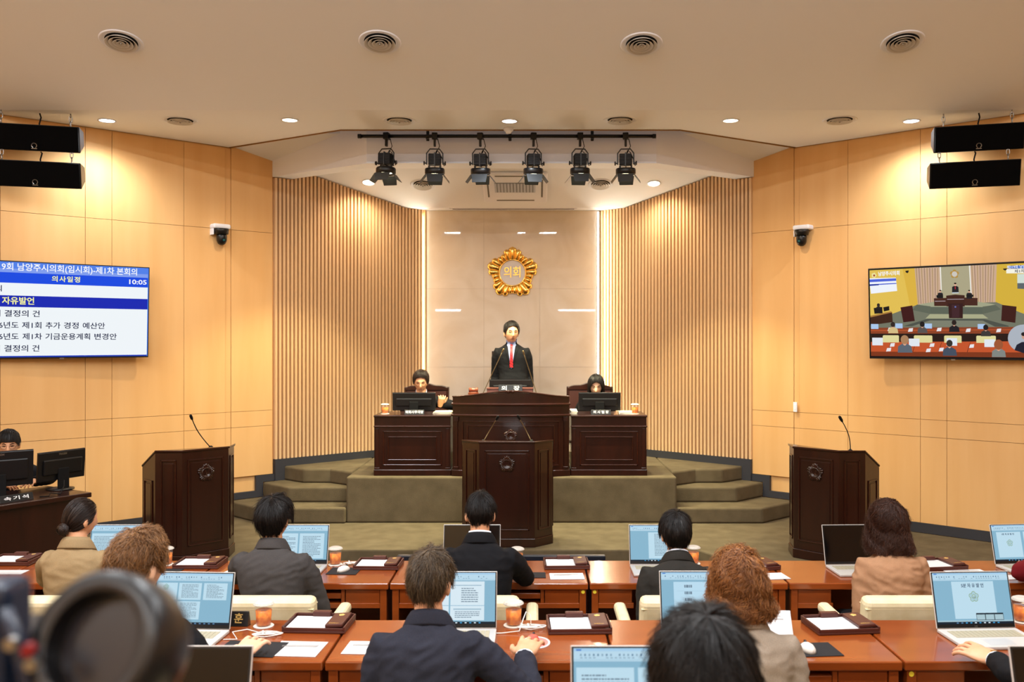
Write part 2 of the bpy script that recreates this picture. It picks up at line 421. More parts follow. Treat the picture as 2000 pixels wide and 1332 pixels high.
# round air diffusers
def diffuser_proto():
    t = thing('air_diffuser', '', 'air vent')
    MB().lathe([(.128, 0), (.15, -.004), (.168, -.010), (.175, -.004), (.175, 0)], 36, caps=False).obj('rim', m_white, t, smooth=True)
    MB().lathe([(.0, -.001), (.13, -.001)], 36, caps=False).obj('shade_disc', m_blackm, t)  # flat black disc paints in the duct's darkness; no opening is cut
    mg = mat('vent_metal', '#cfcbc6', .5)
    for r0, r1 in ((.100, .126), (.068, .094), (.038, .062), (.010, .032)):
        MB().lathe([(r0, -.003), (r1, -.026), (r1+.003, -.024), (r0+.004, -.001)], 32, caps=False).obj('cone', mg, t, smooth=True)
    MB().lathe([(.009, -.02), (.009, -.030), (0, -.032)], 12, caps=False).obj('hub', m_chrome, t, smooth=True)
    return t
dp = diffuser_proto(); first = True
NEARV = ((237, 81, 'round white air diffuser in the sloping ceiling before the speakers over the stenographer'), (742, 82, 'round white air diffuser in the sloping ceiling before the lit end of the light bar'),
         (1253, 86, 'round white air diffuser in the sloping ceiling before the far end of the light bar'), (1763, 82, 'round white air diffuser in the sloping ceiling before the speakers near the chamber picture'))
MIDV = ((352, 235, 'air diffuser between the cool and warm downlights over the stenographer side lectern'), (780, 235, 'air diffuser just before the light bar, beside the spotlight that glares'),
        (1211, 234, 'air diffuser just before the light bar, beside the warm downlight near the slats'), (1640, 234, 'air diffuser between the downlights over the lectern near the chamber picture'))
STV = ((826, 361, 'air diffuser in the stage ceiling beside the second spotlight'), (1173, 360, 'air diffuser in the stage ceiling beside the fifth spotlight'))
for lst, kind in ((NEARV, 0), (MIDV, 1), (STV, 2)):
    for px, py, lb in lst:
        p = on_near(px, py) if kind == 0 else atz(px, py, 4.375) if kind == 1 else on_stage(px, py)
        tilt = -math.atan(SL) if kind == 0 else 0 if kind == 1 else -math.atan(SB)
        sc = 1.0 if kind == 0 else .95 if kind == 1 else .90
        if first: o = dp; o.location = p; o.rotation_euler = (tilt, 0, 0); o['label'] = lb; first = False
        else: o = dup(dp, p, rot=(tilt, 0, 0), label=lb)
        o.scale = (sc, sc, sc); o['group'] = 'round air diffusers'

# ceiling cassette, slot diffuser, smoke detector
p = on_stage(1006, 364)
t = thing('air_conditioner', 'square white ceiling cassette air conditioner with slatted intake over the stage', 'air conditioner', p, rot=(-math.atan(SB), 0, 0))
MB().box(-.40, .40, -.40, .40, -.03, 0).obj('panel', m_white, t, bevel=.02)
g = MB().box(-.25, .25, -.16, .10, -.036, -.03).obj('intake', mat('grille_grey', '#8f949c', .5), t)
for k in range(13): MB().box(-.24+k*.04-.012, -.24+k*.04+.012, -.15, .09, -.042, -.036).obj('grille_slat', mat('grille_slat', '#c2c8d6', .5), g)
for a in range(4):
    M = RZ(a*PI/2); MB().box(-.24, .24, .325, .345, -.034, -.03, M).obj('louvre', mat('louvre_grey', '#6a645c', .6), t)
a0, a1 = at(880, 405, 12.1), at(1125, 405, 12.1)
t = thing('slot_diffuser', 'long narrow slot air diffuser in the stage ceiling along the marble wall', 'air vent', ((a0.x+a1.x)/2, 12.12, 3.92))
MB().box(-.84, .84, -.03, .03, -.008, 0).obj('frame', m_white, t, bevel=.003)
for y in (-.012, .012): MB().box(-.80, .80, y-.006, y+.006, -.010, -.008).obj('slot', m_blackm, t)
p = atz(993, 251, 4.36)
t = thing('smoke_detector', 'small round white detector on the ceiling edge above the light bar', 'detector', (p.x, 9.5, 4.375))
MB().lathe([(0, 0), (.052, 0), (.052, -.02), (.04, -.035), (0, -.035)], 24, caps=False).obj('base', m_white, t, smooth=True)
MB().lathe([(.03, -.035), (.026, -.055), (0, -.058)], 20, caps=False).obj('chamber', m_white, t, smooth=True)
# ------------------------------------------------------------ wall televisions
TVW, TVH = 1.66, .945
def tv(name_label, edge_px, side, D0, ytop, ybot):
    ang = R(39.3); t = Vector((math.cos(ang), -side*math.sin(ang), 0))
    e = at(edge_px, (ytop+ybot)/2, D0); c = e+t*(TVW/2)*side
    r = thing('television', name_label, 'television', (c.x, c.y, e.z), rot=(R(3), 0, -side*ang))
    MB().box(-TVW/2, TVW/2, -.02, .025, -TVH/2, TVH/2).obj('housing', m_black, r, bevel=.004)
    MB().box(-.35, .35, .025, .05, -.25, .25).obj('wall_mount', m_blackm, r)
    MB().box(-.02, .02, -.024, -.018, -TVH/2-.008, -TVH/2+.004).obj('receiver', m_chrome, r)
    return r, e, t
SW, SH = TVW-.02, TVH-.024
FACE = T(0, -.0212, .002) @ RX(PI/2)
r, e, t = tv('wall television showing a blue and white meeting agenda', 290, -1, 9.70, 522, 698)
def s_of(px):
    q = (px-PX0)/FPX; return (e.x-q*e.y)/(t.x-q*t.y)          # metres left of the right edge
def uL(px): return 1-(s_of(px)-.01)/SW
scr = picture('display', SW, SH, [([(0, 0), (1, 1)], '#eef4f8'), ([(0, 0), (1, .111)], '#4f7fe8'), ([(0, .07), (1, .111)], '#7f9cec'), ([(0, .111), (1, .22)], '#0a48e0'),
        ([(0, .351), (1, .47)], '#0b24b0'), ([(0, .985), (1, 1)], '#1038b8'), ([(.995, 0), (1, 1)], '#3f78e0')], r, FACE, m_pic)
m_tw = emis('text_white', (.93, .95, 1, 1), 1.0); m_ty = emis('text_yellow', (.95, .93, .35, 1), 1.0); m_tk = emis('text_ink', (.01, .015, .06, 1), 1.0)
def tvline(txt, pxa, pxb, v, size, m, bold, sp=1.0):
    if txt.count(' ') > 2:              # long lines: one piece for each word
        wt_ = lambda q_: sum(0.5 if c_ == ' ' else .62 if c_ in '0123456789' else 1 for c_ in q_); tot = wt_(txt); pos = 0
        for wd_ in txt.split(' '):
            a_, b_ = wt_(txt[:pos])/tot, wt_(txt[:pos+len(wd_)])/tot; pos += len(wd_)+1
            tvline(wd_, pxa+(pxb-pxa)*a_, pxa+(pxb-pxa)*b_, v, size, m, bold)
        return
    ua, ub = uL(pxa), uL(pxb)
    text('lettering', txt, size, m, scr, FACE @ T(((ua+ub)/2-.5)*SW, (.5-v)*SH, .0015), bold=bold, fit=(ub-ua)*SW, spacing=sp)
tvline('제319회 남양주시의회(임시회)-제1차 본회의', -32, 266, .056, .078, m_tw, .016)
tvline('의사일정', 100, 155, .165, .062, m_ty, .02, 1.2)
tvline('10:05', 249, 283, .165, .066, m_tw, .02)
tvline('개의', -26, 3, .285, .066, m_tk, .012)
tvline('5분 자유발언', -27, 66, .411, .078, m_ty, .02)
tvline('회기 결정의 건', -31, 77, .544, .070, m_tk, .012)
tvline('2026년도 제1회 추가 경정 예산안', -29, 204, .666, .070, m_tk, .012)
tvline('2026년도 제1차 기금운용계획 변경안', -29, 227, .785, .070, m_tk, .012)
tvline('휴회 결정의 건', -31, 77, .911, .070, m_tk, .012)

r, e, t = tv('wall television showing a live picture of the chamber', 1698, 1, 9.70, 525, 700)
def q(*pp):                            # points of the picture, measured on a 5.55x enlargement of the screen
    o = []
    for x, y in pp:
        yt = 255-.052*(x-258); yb = 1228+.006*(x-258)
        s0 = 1650+x/5.55; qq = (s0-PX0)/FPX; s = (qq*e.y-e.x)/(t.x-qq*t.y)
        o.append(((s-.01)/SW, (y-yt)/(yb-yt)))
    return o
P = [([(0, 0), (1, 1)], '#cfae3e'), (q((1650, 150), (2090, 140), (2090, 760), (1640, 700)), '#d2ae3a')]
P += [(q((258, 255), (770, 225), (800, 640), (620, 720), (280, 800)), '#e0bd52'), (q((640, 240), (770, 232), (800, 640), (720, 680)), '#d9b040')]
P += [(q((770, 225), (1045, 205), (1055, 620), (800, 640)), '#c9a88e'), (q((1360, 195), (1660, 180), (1640, 620), (1385, 605)), '#c9a88e')]
for k in range(9):
    P.append((q((785+k*29, 235), (793+k*29, 235), (812+k*26, 632), (805+k*26, 632)), '#8f7566' if k % 2 else '#a58a5c'))
    P.append((q((1385+k*30, 205), (1393+k*30, 205), (1410+k*25, 610), (1403+k*25, 610)), '#8f7566' if k % 2 else '#a58a5c'))
P += [(q((1045, 205), (1362, 195), (1380, 580), (1055, 600)), '#a9a283'), (q((1042, 205), (1056, 205), (1062, 480), (1050, 480)), '#e8e6dc'), (q((1358, 198), (1372, 198), (1384, 520), (1372, 520)), '#e8e6dc')]
for a in range(5): 
    an = PI/2+a*2*PI/5; P.append((q(*disc(1202+30*math.cos(an), 300-30*math.sin(an), 20, 20, 10)), '#b28b3e'))
P += [(q(*disc(1202, 302, 30, 30)), '#c9c4bb')]
P += [(q((280, 860), (520, 745), (800, 640), (1650, 610), (1900, 720), (2090, 790), (2090, 900), (280, 900)), '#6f7362'),
      (q((800, 640), (980, 608), (1450, 605), (1640, 635), (1500, 665), (930, 665)), '#9fa184'), (q((930, 665), (1500, 665), (1500, 742), (930, 742)), '#596154'),
      (q((790, 640), (940, 660), (930, 742), (740, 700)), '#5c6355'), (q((1500, 660), (1640, 640), (1700, 690), (1500, 742)), '#5c6355'),
      (q((930, 745), (1500, 745), (1560, 790), (880, 795)), '#a7a886'), (q((900, 798), (1520, 798), (1780, 870), (1780, 880), (640, 880)), '#4a4f47'), (q((930, 815), (1500, 815), (1640, 885), (720, 885)), '#7a7d6c')]
P += [(q((975, 570), (1112, 565), (1112, 655), (978, 655)), '#43221a'), (q((1308, 560), (1448, 565), (1446, 648), (1308, 648)), '#43221a'), (q((1108, 540), (1205, 528), (1308, 535), (1308, 660), (1112, 660)), '#3d1d16'),
      (q((985, 600), (1100, 597), (1100, 603), (985, 606)), '#b9a9b0'), (q((1118, 578), (1300, 575), (1300, 581), (1118, 584)), '#b9a9b0'),
      (q((1130, 628), (1288, 626), (1285, 790), (1135, 790)), '#2f1416'), (q((1165, 640), (1250, 640), (1248, 780), (1168, 780)), '#3d2027'), (q(*disc(1206, 664, 10, 10, 8)), '#5f6fae')]
P += [(q((612, 672), (740, 650), (765, 822), (640, 838)), '#3a1013'), (q((1712, 640), (1868, 658), (1852, 838), (1700, 815)), '#3a1512'), (q((282, 780), (520, 725), (526, 835), (285, 872)), '#3c1f14'), (q((282, 768), (510, 715), (520, 728), (284, 785)), '#a8793a')]
P += [(q((322, 680), (415, 668), (418, 738), (330, 745)), '#0d0d12'), (q((425, 672), (490, 658), (492, 705), (432, 718)), '#0d0d12'), (q(*disc(374, 648, 17, 20)), '#2a2020'), (q((345, 690), (405, 690), (395, 665), (355, 665)), '#16161c')]
for x, y, s, suit in ((1208, 425, 1, 1), (1045, 500, .8, 1), (1358, 500, .85, 1)):
    P += [(q((x-36*s, y+85*s), (x-34*s, y+18*s), (x-14*s, y+8*s), (x+14*s, y+8*s), (x+34*s, y+18*s), (x+38*s, y+85*s)), '#181a22'), (q(*disc(x, y-8*s, 13*s, 18*s)), '#d9a58c'), (q(*disc(x, y-20*s, 14*s, 9*s)), '#1c1614')]
P += [(q((1203, 440), (1213, 440), (1212, 470), (1204, 470)), '#b52436'), (q((1172, 505), (1245, 502), (1245, 512), (1172, 515)), '#c8d4dc')]
P += [(q((1002, 535), (1075, 530), (1075, 562), (1004, 566)), '#0c0e12'), (q((1325, 530), (1405, 528), (1402, 552), (1328, 556)), '#0c0e12')]
P += [(q((274, 352), (568, 342), (580, 490), (296, 522)), '#eef2fa'), (q((274, 365), (570, 350), (571, 378), (276, 395)), '#4a62d8'), (q((278, 418), (572, 402), (573, 412), (280, 430)), '#3a55d0'), (q((280, 420), (380, 413), (382, 428), (282, 436)), '#16309c')]
P += [(q((285, 900), (2090, 880), (2090, 985), (285, 975)), '#8a3f22'), (q((285, 925), (2090, 905), (2090, 915), (285, 938)), '#b5502a'), (q((285, 965), (2090, 955), (2090, 1060), (285, 1060)), '#24120f'),
      (q((285, 1058), (2090, 1040), (2090, 1180), (285, 1180)), '#c2532a'), (q((285, 1165), (2090, 1165), (2090, 1232), (285, 1232)), '#7d3418')]
for x in (500, 770, 1050, 1360, 1700): P.append((q((x, 1058), (x+4, 1058), (x-30, 1165), (x-36, 1165)), '#4a1c10'))
for x0_, x1_ in ((415, 590), (752, 952), (1080, 1268), (1428, 1640)): P.append((q((x0_, 990), (x0_+10, 982), (x1_-8, 982), (x1_, 990), (x1_, 1062), (x0_, 1062)), '#ded79a'))
for x, y, c in ((290, 858, 0), (552, 850, 0), (870, 850, 0), (1445, 852, 0), (1515, 1022, 1), (1105, 1010, 1), (697, 1018, 1), (300, 1010, 1)):
    w_, h_ = (80, 55) if c == 0 else (115, 85); P.append((q((x, y), (x+w_, y), (x+w_, y+h_), (x, y+h_)), '#a9c6ea' if c == 0 else '#dfe6ef'))
for x, y in ((480, 898), (700, 905), (1010, 898), (1325, 905), (1655, 905), (500, 1072), (930, 1072), (1360, 1080), (890, 1130), (1030, 1120), (460, 1125)):
    P.append((q((x, y), (x+45, y-4), (x+38, y+35), (x-12, y+38)), '#e6e4e8'))
for x, y, hw, hc, jc, s in ((528, 862, 25, '#2a201e', '#d2bb84', .85), (845, 858, 27, '#191518', '#55504f', .85), (1190, 838, 26, '#241a18', '#17171f', .9), (1532, 890, 28, '#141216', '#3a3634', .85),
                            (652, 1030, 44, '#a97f5a', '#596470', 1.25), (1137, 1068, 34, '#2f2c28', '#414d5e', 1.2), (1668, 1080, 50, '#9c5432', '#7f8480', 1.2)):
    P += [(q((x-62*s, y+115*s), (x-58*s, y+60*s), (x-22*s, y+36*s), (x+22*s, y+36*s), (x+58*s, y+60*s), (x+66*s, y+115*s)), jc), (q(*disc(x, y+18*s, hw*.55, hw)), '#d8a287'), (q(*disc(x, y, hw, hw*1.15)), hc)]
P += [(q((1780, 210), (2090, 195), (2090, 235), (1780, 240)), '#2c62c0'), (q((1762, 245), (2090, 232), (2090, 290), (1762, 292)), '#f4f2e2'), (q((1880, 300), (2090, 290), (2090, 470), (1880, 460)), '#cfdcd2'), (q((1880, 400), (2090, 395), (2090, 470), (1880, 460)), '#5a6468')]
P += [(q(*disc(1945, 1010, 175, 155, 28)), '#aab2bd'), (q((1840, 1140), (1865, 1080), (1920, 1050), (2000, 1045), (2050, 1170), (1960, 1180)), '#141a2c'), (q(*disc(1945, 985, 26, 34)), '#c79a84'), (q(*disc(1942, 962, 28, 22)), '#1f1a1c')]
P += [(q((1728, 240), (1770, 236), (1768, 248), (1750, 262), (1730, 250)), '#151315'), (q((672, 268), (708, 262), (706, 282), (694, 294), (676, 284)), '#151315'),
      (q(*disc(332, 318, 30, 32, 5)), '#eadf9a'), (q(*disc(334, 320, 11, 12)), '#a23c30')]
P += [([(0, 0), (.005, 1)], '#0a0a0c'), ([(0, .985), (1, 1)], '#0a0a0c'), ([(0, 0), (1, .01)], '#0a0a0c'), ([(.995, 0), (1, 1)], '#0a0a0c')]
scr = picture('display', SW, SH, [([(min(max(a, 0), 1), min(max(b, 0), 1)) for a, b in pp], c) for pp, c in P], r, FACE, m_pic, step=.00002)
def tv2(txt, c, wdt, size, m, bold):
    (u, v), = q(c); text('lettering', txt, size, m, scr, FACE @ T((u-.5)*SW, (.5-v)*SH, .006), bold=bold, fit=wdt)
tv2('남양주시의회', (495, 300), .215, .05, m_tw, .02)
tv2('제319회 남양주시의회', (1940, 218), .27, .034, m_tw, .01); tv2('제1차 본회의', (1980, 266), .2, .036, m_tk, .01)

# ------------------------------------------------------------ hanging loudspeakers
def link_ring(m, c, rx, rz_, r=.006, flip=False, n=10):
    pts = []
    for k in range(n+1):
        a = 2*PI*k/n; p = Vector((rx*math.cos(a), 0, rz_*math.sin(a)))
        if flip: p = Vector((0, p.x, p.z))
        pts.append(Vector(c)+p)
    return m.tube(pts, r, 6, caps=False)
def loudspeaker(px, py, D, sd, label, chain):
    c = at(px, py, D)
    r = thing('loudspeaker', label, 'speaker', c, rot=(0, 0, -sd*R(16)), group='hanging black loudspeakers')
    b = MB(); Mx = RX(R(14))
    W_, H_, Dp = .395, .125, .19
    ring = lambda x, k: [Mx @ Vector((x, y, z)) for y, z in ((-.02, -H_*k), (-.02, H_*k), (Dp, H_*k*.55), (Dp, -H_*k*.55))]
    b.loft([ring(-W_, 1), ring(W_, 1)]); b.obj('cabinet', m_black, r, bevel=.006)
    g = MB()
    for i in range(8):
        pass
    g.loft([[Mx @ Vector((x, -.022-.028*math.sin(PI*(x+W_)/(2*W_))*0-.0, z)) for x, z in ((-W_+.005, -H_+.004), (W_-.005, -H_+.004), (W_-.005, H_-.004), (-W_+.005, H_-.004))],
            [Mx @ Vector((x, -.045, z)) for x, z in ((-W_+.012, -H_+.010), (W_-.012, -H_+.010), (W_-.012, H_-.010), (-W_+.012, H_-.010))]])
    g.obj('grille', m_grille, r, bevel=.004)
    lg = MB(); lg.tube([Mx @ Vector((.022*math.cos(a), -.048, -.07+.022*math.sin(a))) for a in [R(-60)+R(300)*k/14 for k in range(15)]], .004, 5)
    lg.box(-.024, .024, -.05, -.046, -.102, -.095, Mx); lg.obj('badge', m_chrome, r)
    for sx in (-.30, .30):
        z = .125; ch = MB(); k = 0
        ch.tube([(sx, .05, .09), (sx, .05, .135)], .008, 6)
        while z < chain-.03:
            link_ring(ch, (sx, .05, z+.028), .014, .032, .0045, k % 2 == 0); z += .052; k += 1
        ch.tube([(sx, .05, z-.01), (sx, .05, chain)], .006, 6)
        ch.obj('chain', m_chrome, r, smooth=True)
    if True:
        MB().tube([(.02, .1, .1), (.015, .11, .16), (.03, .11, .22), (.02, .1, chain)], .007, 6).obj('cable', m_blackm, r, smooth=True)
for sd, pu, plo, a, bb_ in ((-1, 68, 70, 'on the chains over the stenographer desk', ''), (1, 1911, 1903, 'on the chains near the chamber picture', '')):
    loudspeaker(pu, 269, 8.78, sd, 'upper black loudspeaker '+a, 4.375-(CZ+395/1800*8.78))
    loudspeaker(plo, 340, 8.74, sd, 'lower black loudspeaker '+a, .232)

# ------------------------------------------------------------ wall cameras
def ptz(px, py, D, sd, label):
    c = at(px, py, D)
    r = thing('wall_camera', label, 'camera', c, rot=(0, 0, -sd*R(42)), group='wall cameras')
    # local -y looks into the room
    MB().box(-.10, .10, .03, .16, .0, .055).obj('bracket', m_white, r, bevel=.02, seg=3)
    MB().box(-.10, -.085, .06, .16, -.07, .0).obj('bracket_side', m_white, r, bevel=.004)
    MB().lathe([(0, 0), (.078, 0), (.08, -.02), (.074, -.06), (.055, -.062), (0, -.062)], 24, T(0, .06, 0), caps=False).obj('base', m_black, r, smooth=True)
    MB().lathe([(0, -.055), (.052, -.06), (.058, -.09), (.055, -.135), (.042, -.165), (.02, -.182), (0, -.185)], 24, T(0, .055, 0), caps=False).obj('head', m_black, r, smooth=True)
    Ml = T(0, .0, -.13) @ RX(R(100))
    MB().lathe([(.026, -.006), (.026, .006), (.018, .008)], 18, Ml).obj('lens_ring', m_blackm, r, smooth=True)
    MB().lathe([(.014, .0085), (0, .0105)], 14, Ml, caps=False).obj('lens', mat('lens_glass', '#2c6e78', .05, .5), r, smooth=True)
ptz(437, 446, 10.28, -1, 'black dome camera on a white bracket between agenda television and slats')
ptz(1561, 448, 10.28, 1, 'black dome camera on a white bracket near the chamber picture')
c = at(1553, 795, 10.43)
t = thing('wall_switch', 'narrow white wall switch on the veneer strip', 'switch', c, rot=(0, 0, -R(42)))
MB().box(-.022, .022, -.004, .012, -.055, .055).obj('plate', m_white, t, bevel=.003); MB().box(-.012, .012, -.008, -.004, -.03, .03).obj('rocker', m_white, t, bevel=.002)

# ------------------------------------------------------------ light bar and spotlights
Db = 9.76; a0, a1 = at(700, 266, Db), at(1280, 266, Db); zb = a0.z
t = thing('light_bar', 'long black lighting bar hung before the white fascia', 'light bar', ((a0.x+a1.x)/2, Db, zb))
hw = (a1.x-a0.x)/2
MB().tube([(-hw, 0, 0), (hw, 0, 0)], .019, 12).obj('pipe', m_black, t, smooth=True)
for s_ in (-1, 1): MB().tube([(s_*hw-.03*s_, 0, 0), (s_*hw+.006*s_, 0, 0)], .024, 12).obj('end_cap', m_black, t, smooth=True)
for px in (835, 996, 1157):
    x = at(px, 266, Db).x-t.location.x
    MB().box(x-.016, x+.016, .022, .034, -.045, .60).obj('hanger', m_black, t, bevel=.004); MB().box(x-.016, x+.016, -.024, .034, -.03, -.022).obj('saddle', m_black, t)
m_lens = emis('spot_lens', (1, .94, .62, 1), 9.0); m_barn = mat('barn_door', '#3a3d40', .5, .3)
def spotlight_proto():
    r = thing('spotlight', '', 'spotlight')
    MB().box(-.03, .03, -.035, .035, -.035, .035).box(-.012, .012, -.02, .02, -.11, -.03).obj('clamp', m_black, r, bevel=.006)
    MB().tube([(-.085, 0, -.30), (-.085, 0, -.18), (-.05, 0, -.135), (.05, 0, -.135), (.085, 0, -.18), (.085, 0, -.30)], .007, 6).obj('yoke', m_black, r)
    h = MB(); h.box(-.062, .062, -.062, .062, -.31, -.19)
    hs = h.obj('heat_sink', mat('heat_sink', '#2a2c30', .55), r, bevel=.004)
    for k in range(7): MB().box(-.066, .066, -.067, .067, -.305+k*.016, -.297+k*.016).obj('fin', m_blackm, hs)
    MB().box(-.006, .006, -.07, .07, -.32, -.18).obj('rib', m_black, r)
    for s_ in (-1, 1): MB().tube([(s_*.085, 0, -.285), (s_*.11, 0, -.285)], .008, 6).tube([(s_*.105, 0, -.285), (s_*.118, 0, -.285)], .022, 8).obj('knob', m_black, r)
    MB().tube([(-.06, 0, -.31), (-.06, 0, -.345)], .01, 6).tube([(.06, 0, -.31), (.06, 0, -.345)], .01, 6).obj('post', m_black, r)
    MB().lathe([(.0, -.34), (.098, -.34), (.105, -.35), (.105, -.395), (.095, -.405), (.088, -.405), (.088, -.37), (0, -.37)], 28, caps=False).obj('ring', m_black, r, smooth=True)
    MB().lathe([(0, -.385), (.087, -.385)], 24, caps=False).obj('lens', m_lens, r)
    for a in range(4):
        M = RZ(a*PI/2) @ T(0, -.092, -.408) @ RX(R(-28 if a in (0, 2) else -38))
        MB().prism([(-.085, -.0), (.085, 0), (.072, -.10), (-.072, -.10)], -.002, .002, M @ RX(R(90)) @ RX(R(0))).obj('barn_door', m_barn, r)
    MB().tube([(.0, .02, -.2), (.02, .04, -.14), (.05, .03, -.17), (.08, .02, -.24), (.10, .02, -.31)], .005, 6).obj('cable', m_blackm, r, smooth=True)
    MB().tube([(.03, .03, -.02), (.05, .035, -.10), (.02, .04, -.16), (.0, .03, -.2)], .004, 6).obj('lead', m_blackm, r, smooth=True)
    return r
proto = spotlight_proto()
SPN = ('at the glaring end', 'second from the glaring end', 'third from the glaring end', 'fourth from the glaring end', 'fifth from the glaring end', 'farthest from the glaring end')
for i, px in enumerate((755, 849, 938, 1042, 1133, 1222)):
    x = at(px, 266, Db).x; lb = 'black spotlight with barn doors on the bar, '+SPN[i]
    if i == 0: o = proto; o.location = (x, Db, zb); o['label'] = lb; o['group'] = 'spotlights on the bar'
    else: o = dup(proto, (x, Db, zb), label=lb)
    o['group'] = 'spotlights on the bar'
    o.rotation_euler = (R((-3, 2, 4, 3, 1, 2)[i]), 0, R((-12, 4, -5, 8, 5, -8)[i]))
    spot('spotlight_lamp', (x, Db+.01, zb-.48), (x*.35+CX*.65 if i in (1, 2, 3, 4) else CX+(x-CX)*1.7, 9.95 if i in (2, 3) else 10.2, .2), 290 if i in (1, 2, 3, 4) else 230, 84, .5, (1, .93, .58), .05)

# ------------------------------------------------------------ emblems
def lobe(m, M, ang, r0, r1, wd, dp):
    rings = []
    for k in range(9):
        s = k/8; rr = r0+(r1-r0)*s
        wv = wd*(.62+.38*min(1, s*1.25)); 
        if s > .7: wv *= math.sqrt(max(0, 1-((s-.7)/.3)**2))*.98+.02
        hv = dp*(.55+.45*math.sin(PI*min(1, s*.75+.1)))*(1 if s < .8 else math.sqrt(max(.02, 1-((s-.8)/.2)**2)))
        ring = []
        for j in range(8):
            a = 2*PI*j/8; x = wv*math.cos(a); z = hv*math.sin(a)
            p = Vector((rr*math.cos(ang)-x*math.sin(ang), rr*math.sin(ang)+x*math.cos(ang), z))
            ring.append(M @ p)
        rings.append(ring)
    m.loft(rings)
def lobes(R_):
    L = []
    for k in range(5):
        a = PI/2+k*2*PI/5
        for da, f, wd in ((0, 1.0, .17), (15.5, .93, .135), (-15.5, .93, .135), (29, .80, .115), (-29, .80, .115)):
            L.append((a+R(da), f*R_, wd*R_))
    return L
ec = at(1001, 533, 12.27)
em = thing('wall_emblem', 'large golden flower emblem with a white disc on the marble wall', 'emblem', (ec.x, 12.305, ec.z))
Mf = RX(PI/2); Re = .352
for a, ro, wd in lobes(Re):
    m = MB(); lobe(m, Mf @ T(0, 0, .02), a, .5*Re, ro, wd, .045); m.obj('petal', m_gold, em, smooth=True)
MB().lathe([(0, .0), (.53*Re, 0), (.53*Re, .045), (.50*Re, .055), (.47*Re, .045), (.47*Re, .035), (0, .035)], 40, Mf, caps=False).obj('rim', m_gold, em, smooth=True)
MB().lathe([(.472*Re, .038), (0, .038)], 40, Mf, caps=False).obj('disc', mat('emblem_white', '#e0d9d4', .25), em)
text('lettering', '의회', .16, m_gold, em, Mf @ T(0, 0, .042), bold=.005, extrude=.006, fit=.22)
def wood_emblem(parent, M, R_, m_):
    m = MB()
    for a, ro, wd in lobes(R_): lobe(m, M @ T(0, 0, .004), a, .35*R_, ro, wd*1.1, .012)
    m.lathe([(.55*R_, .0), (.55*R_, .016), (.48*R_, .02), (.44*R_, .012), (0, .012)], 20, M, caps=False)
    o = m.obj('emblem', m_, parent, smooth=True)
    text('emblem_lettering', '의회', R_*.55, m_, o, M @ T(0, 0, .014), bold=.02, extrude=.003)
    return o

# ------------------------------------------------------------ moulded panels on a vertical face
def frame_bars(m, M, x0, x1, z0, z1, wd=.014, dp=.010):
    """moulding around a rectangle on the plane y=0 of M, standing out towards -y"""
    for (a, b, c, d) in ((x0, x1, z0, z0+wd), (x0, x1, z1-wd, z1), (x0, x0+wd, z0, z1), (x1-wd, x1, z0, z1)):
        m.box(a, b, -dp, 0, c, d, M)
def face_M(a, b, z=0):
    a = Vector((a[0], a[1], z)); b = Vector((b[0], b[1], z)); d = (b-a); L = d.length; an = math.atan2(d.y, d.x)
    return T(*((a+b)/2)) @ RZ(an), L

# ------------------------------------------------------------ presiding desk and its side desks
pdx = (at(883, 800, 10.05).x+at(1112, 800, 10.05).x)/2; hwp = (at(1112, 800, 10.05).x-at(883, 800, 10.05).x)/2
pd = thing('presiding_desk', 'tall dark mahogany presiding desk with curved front and arched crest', 'desk', (pdx, 10.12, .70))
NA = 16
def arc(off=0.0, ext=0.0, sag=.10):
    return [(x, -sag*(1-(x/(hwp+ext))**2)-off) for x in [(-1+2*k/NA)*(hwp+ext) for k in range(NA+1)]]
def slab(z0, z1, off=0, ext=0, back=.5):
    f = arc(off, ext); return MB().prism(f+[(hwp+ext, back), (-hwp-ext, back)], z0, z1)
slab(0, .07, .03, .012).obj('plinth', m_mahog, pd, bevel=.006)
slab(.07, .655).obj('body', m_mahog, pd)
slab(.655, .68, .028, .016).obj('lower_ledge', m_mahog2, pd, bevel=.008)
slab(.68, .775, .0).obj('band', m_mahog, pd)
slab(.775, .80, .028, .016).obj('upper_ledge', m_mahog2, pd, bevel=.008)
f = arc(0, 0); cr = MB().prism(f+[(x, y+.04) for x, y in f[::-1]], .80, lambda p: .862+.062*(math.cos(PI*p[0]/hwp/1.05)*.5+.5)).obj('crest', m_mahog, pd)
f2 = arc(.012, .006); MB().prism(f2+[(x, y+.065) for x, y in f2[::-1]], lambda p: .862+.062*(math.cos(PI*p[0]/hwp/1.05)*.5+.5), lambda p: .876+.062*(math.cos(PI*p[0]/hwp/1.05)*.5+.5)).obj('crest_rail', m_mahog2, pd, bevel=.004)
m = MB(); 
for s_ in (-1, 1): m.ell((s_*.025, -.12, .929), (.022, .012, .018), 10, 8)
m.obj('crest_scroll', m_mahog2, pd, smooth=True)
def curved_bar(m, xa, xb, z0, z1, off):
    n = 12; xs = [xa+(xb-xa)*k/n for k in range(n+1)]
    fr = [(x, -.10*(1-(x/hwp)**2)-off) for x in xs]; bk = [(x, -.10*(1-(x/hwp)**2)+.01) for x in xs]
    m.prism(fr+bk[::-1], z0, z1)
for xx, za, zb_, nm in ((.535, .115, .605, 'outer_moulding'), (.48, .16, .56, 'inner_moulding')):
    m = MB(); curved_bar(m, -xx, xx, za, za+.012, .012); curved_bar(m, -xx, xx, zb_-.012, zb_, .012)
    for s_ in (-1, 1): curved_bar(m, *sorted((s_*xx, s_*(xx-.012))), za, zb_, .012)
    m.obj(nm, m_mahog2, pd, bevel=.003)
